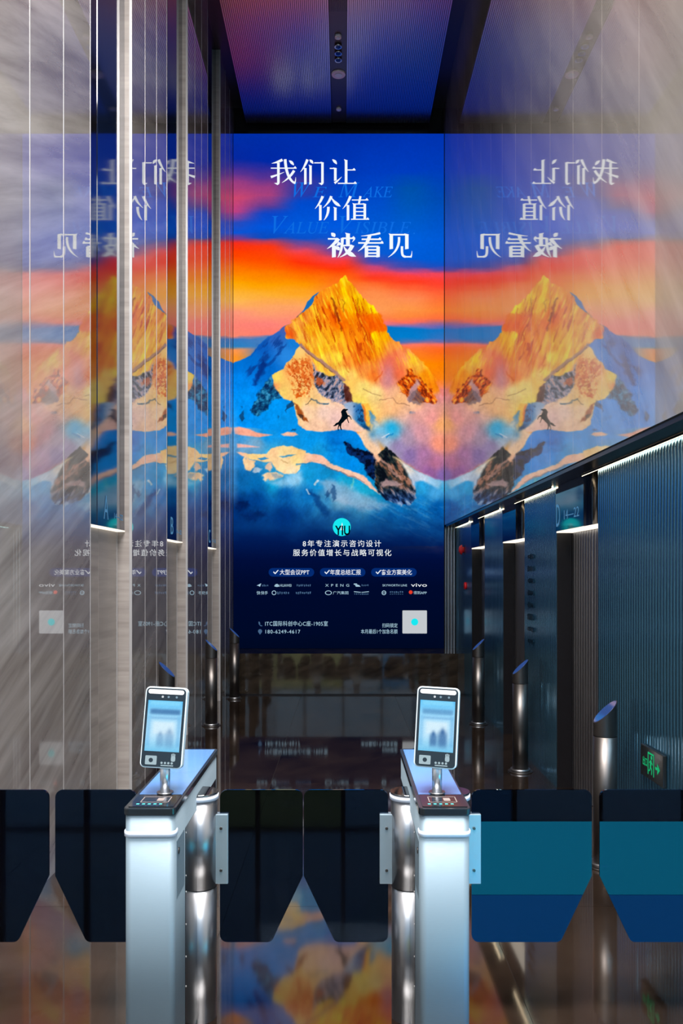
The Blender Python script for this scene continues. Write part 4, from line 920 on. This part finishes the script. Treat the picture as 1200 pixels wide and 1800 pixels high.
def face_terminal(xc, label, yaw, roll, seed):
    e = empty('face_terminal', (xc, 3.14, .992), label, 'face terminal', 'face recognition terminals')
    MB().cyl((0, 0), .030, 0, .006, 28).build('base_flange', M_POLISH, e)
    MB().cyl((0, 0), .0185, .006, .135, 24).build('pole', mat('bright_pole', (.70,.74,.80), .3, .8), e)
    M_ = Matrix.Translation((0, -.004, .2425)) @ Matrix.Rotation(math.radians(yaw), 4, 'Z') @ Matrix.Rotation(math.radians(roll), 4, 'Y') @ Matrix.Rotation(math.radians(-9), 4, 'X')
    w, h = .078, .1465
    hs = MB().prism(rounded(-w, w, -h, h, .018, 6), -.016, .016, 'y').move(M_).build('housing', M_WHITEP, e, .003)
    MB().prism(rounded(-w+.005, w-.005, -h+.005, h-.005, .014, 6), -.0185, -.0163, 'y').move(M_).build('front_glass', M_BLACKP, e)
    MB().box(-.02, .02, .0165, .03, -.06, .02).move(M_).build('bracket', M_DARKSTEEL, e)
    MB().prism(rounded(-.066, .066, h-.026, h-.010, .0075, 5), -.0200, -.0186, 'y').move(M_).build('light_bar', M_BAR, e)
    for cx in (-.012, .010, .040):
        MB().cyl((0, 0), .0042, 0, .0012, 14).move(M_ @ Matrix.Translation((cx, -.0186, h-.036)) @ Matrix.Rotation(math.pi/2, 4, 'X')).build('camera_lens', M_STRIP if cx < 0 else M_LENS, e)
    img = feed_image(40, 60, seed)
    def P(j, i):
        u = -.064+.128*j; v = h-.050-(.183)*i; return np.array([tuple(M_ @ Vector((a, -.0190, b_))) for a, b_ in zip(u, v)])
    picture_mesh('display', img, P, M_FEED, e)
    MB().prism(rounded(-.058, -.016, -h+.012, -h+.044, .003, 3), -.0196, -.0186, 'y').move(M_).build('card_field', M_ICON, e)
    MB().cyl((0, 0), .008, 0, .0006, 16).move(M_ @ Matrix.Translation((-.037, -.0197, -h+.028)) @ Matrix.Rotation(math.pi/2, 4, 'X')).build('card_ring', M_BLACKP, e)
    # palm symbol with small fingers and a row of dots
    hand = MB().prism(rounded(.036, .052, -h+.026, -h+.046, .006, 4), -.0196, -.0186, 'y')
    for k in range(4): hand.box(.0365+.004*k, .0392+.004*k, -.0196, -.0186, -h+.044, -h+.056-abs(k-1.5)*.002)
    hand.move(M_).build('palm_symbol', M_ICON, e)
    for k in range(4): MB().cyl((0, 0), .0042, 0, .0008, 12).move(M_ @ Matrix.Translation((.003+.0125*k, -.0188, -h+.020)) @ Matrix.Rotation(math.pi/2, 4, 'X')).build('key_dot', M_ICON, e)
    MB().box(.000, .046, -.0194, -.0187, -h+.009, -h+.013).move(M_).build('caption_bar', M_ICON, e)
    return e
face_terminal(-.655, 'tablet-like face terminal on the left turnstile with lit light bar', -3, 2.4, 1)
face_terminal(.345, 'tablet-like face terminal on the right turnstile showing two figures', -13, 1.8, 2)

# ================================================================ LIFT CALL PILLARS
M_TOUCH = mat('touch_glass', (.01,.015,.03), .05, 0, 1.9, emit=(.06,.17,.62), es=.35)  # faint blue glow stands in for the big screen's reflection
def call_pillar(x, y, s, label):
    """round steel post with a slanted touch screen facing the lobby centre; s = +1 on the right, -1 on the left"""
    e = empty('call_pillar', (x, y, 0), label, 'call pillar', 'lift call pillars'); r = .071; seg = 36
    MB().cyl((0, 0), .112, 0, .008, 36).build('floor_flange', M_DARKSTEEL, e)
    MB().cyl((0, 0), .088, .008, .030, 36).build('collar', M_POLISH, e)
    MB().cyl((0, 0), r, .030, .800, seg).build('post', M_DARKSTEEL, e)
    lo, hi = .882, 1.018
    def top(xx): return (lo+hi)/2+(hi-lo)/2*(xx*s)/r
    mb = MB(); v = []
    for zt in (0, 1):
        for k in range(seg):
            a = 2*math.pi*k/seg; xx, yy = r*math.cos(a), r*math.sin(a); v.append((xx, yy, .804 if not zt else top(xx)))
    f = [(k, (k+1) % seg, seg+(k+1) % seg, seg+k) for k in range(seg)]
    mb.add(v, f, True); mb.add(v[seg:], [tuple(range(seg))]); hd = mb.build('head', M_DARKSTEEL, e)
    v = [(r*.93*math.cos(2*math.pi*k/seg), r*.93*math.sin(2*math.pi*k/seg), top(r*.93*math.cos(2*math.pi*k/seg))+.003) for k in range(seg)]
    mb = MB().add(v, [tuple(range(seg))])
    v2 = [(a, b_, c-.003) for a, b_, c in v]; mb.add(v+v2, [(seg+k, seg+(k+1) % seg, (k+1) % seg, k) for k in range(seg)], True)
    mb.build('touch_screen', M_TOUCH, e)
    return e
for x, y, s, lab in ((1.61, 5.25, 1, 'slanted-top steel call pillar on the right nearest the gates'), (1.61, 7.76, 1, 'slanted-top steel call pillar on the right, the middle one'), (1.615, 10.2, 1, 'slanted-top steel call pillar on the right nearest the screen'),
                     (-1.56, 7.55, -1, 'slanted-top steel call pillar on the left behind the face terminal'), (-1.56, 10.1, -1, 'slanted-top steel call pillar on the left, the middle one'), (-1.56, 12.25, -1, 'slanted-top steel call pillar on the left nearest the screen')):
    call_pillar(x, y, s, lab)

# ================================================================ SMALL WALL THINGS
M_GREEN = emis('exit_green', (.02,.75,.28), .55)
xs = XR-.022
e = empty('exit_sign', (XR-.001, 4.90, .70), 'green running-man exit sign low on the right fluted wall', 'exit sign'); I = Matrix.Translation(-Vector(e.location))
MB().box(xs, XR-.001, 4.72, 5.08, .61, .79).move(I).build('plate', mat('exit_plate', (.012,.014,.014), .2), e, .004)
XP = lambda u, v: Vector((xs-.0015, 4.90-u, v))-Vector(e.location)
def xpoly(name, polys):
    mb = MB()
    for p in polys: mb.add([XP(u, .70+v) for u, v in p], [tuple(range(len(p)))])
    return mb.build(name, M_GREEN, e)
def bar(x0, y0, x1, y1, w):
    d = Vector((x1-x0, y1-y0)).normalized(); n = Vector((-d.y, d.x))*w/2
    return [(x0-n.x, y0-n.y), (x1-n.x, y1-n.y), (x1+n.x, y1+n.y), (x0+n.x, y0+n.y)]
xpoly('doorway_symbol', [bar(-.048,-.062,-.048,.062,.010), bar(.040,-.062,.040,.062,.010), bar(-.052,.062,.045,.062,.010)])
xpoly('running_figure', [[(.006+.012*math.cos(2*math.pi*k/12), .042+.012*math.sin(2*math.pi*k/12)) for k in range(12)], bar(-.002,.026,-.010,-.012,.020), bar(-.004,.020,.022,.004,.008), bar(-.006,.022,-.028,.008,.008), bar(-.010,-.010,.012,-.030,.010), bar(.012,-.030,.006,-.056,.009), bar(-.010,-.010,-.020,-.034,.010), bar(-.020,-.034,-.038,-.040,.009)])
xpoly('arrow', [bar(.066,-.002,.105,-.002,.016), [(.098,-.034),(.135,-.002),(.098,.030),(.098,.012),(.110,-.002),(.098,-.016)]])
text_on('exit_text', '出口', lambda u, v: XP(u, .70+v), (-.135, -.062, -.026, .026), M_GREEN, e, offset=.01)

e = empty('alarm_bell', (XR, 12.67, 2.15), 'red fire alarm bell high on the far right fluted panel', 'alarm'); R_ = Matrix.Rotation(-math.pi/2, 4, 'Y')
MB().cyl((0, 0), .045, 0, .03, 24).move(R_).build('back_box', M_RED, e)
MB().cyl((0, 0), .078, .03, .058, 28, .060).cyl((0, 0), .060, .058, .075, 28, .030).move(R_).build('gong', M_RED, e)
e = empty('call_point', (XR, 12.43, 1.62), 'small round red fire call point below the alarm bell', 'alarm')
MB().cyl((0, 0), .055, 0, .03, 24, .050).move(R_).build('housing', M_RED, e); MB().cyl((0, 0), .028, .03, .036, 20).move(R_).build('button', mat('dark_red', (.2,.005,.01), .4), e)
# column of small dark characters on the second fluted panel; too small to read, kept as plain raised strokes
M_DIR = mat('dark_raised_marks', (.02,.05,.08), .2, .8)
e = empty('wall_directory', (XR, 8.1, 1.3), 'vertical column of small raised dark characters on fluted panel beyond the D lift', 'wall sign'); rr = random.Random(4)
for k in range(8):
    z = 1.96-.115*k; mb = MB()
    for q in range(5):
        y = 8.22-.055*q+rr.uniform(-.01, .01); h = rr.uniform(.015, .03)
        mb.box(-.014, 0, y-8.1-.004, y-8.1+.004, z-1.3-h, z-1.3+h); mb.box(-.014, 0, y-8.1-.016, y-8.1+.016, z-1.3+h*rr.uniform(-.8,.8)-.003, z-1.3+h*.2+.003)
    tag(mb.build('character_row', M_DIR, e), kind='stuff')
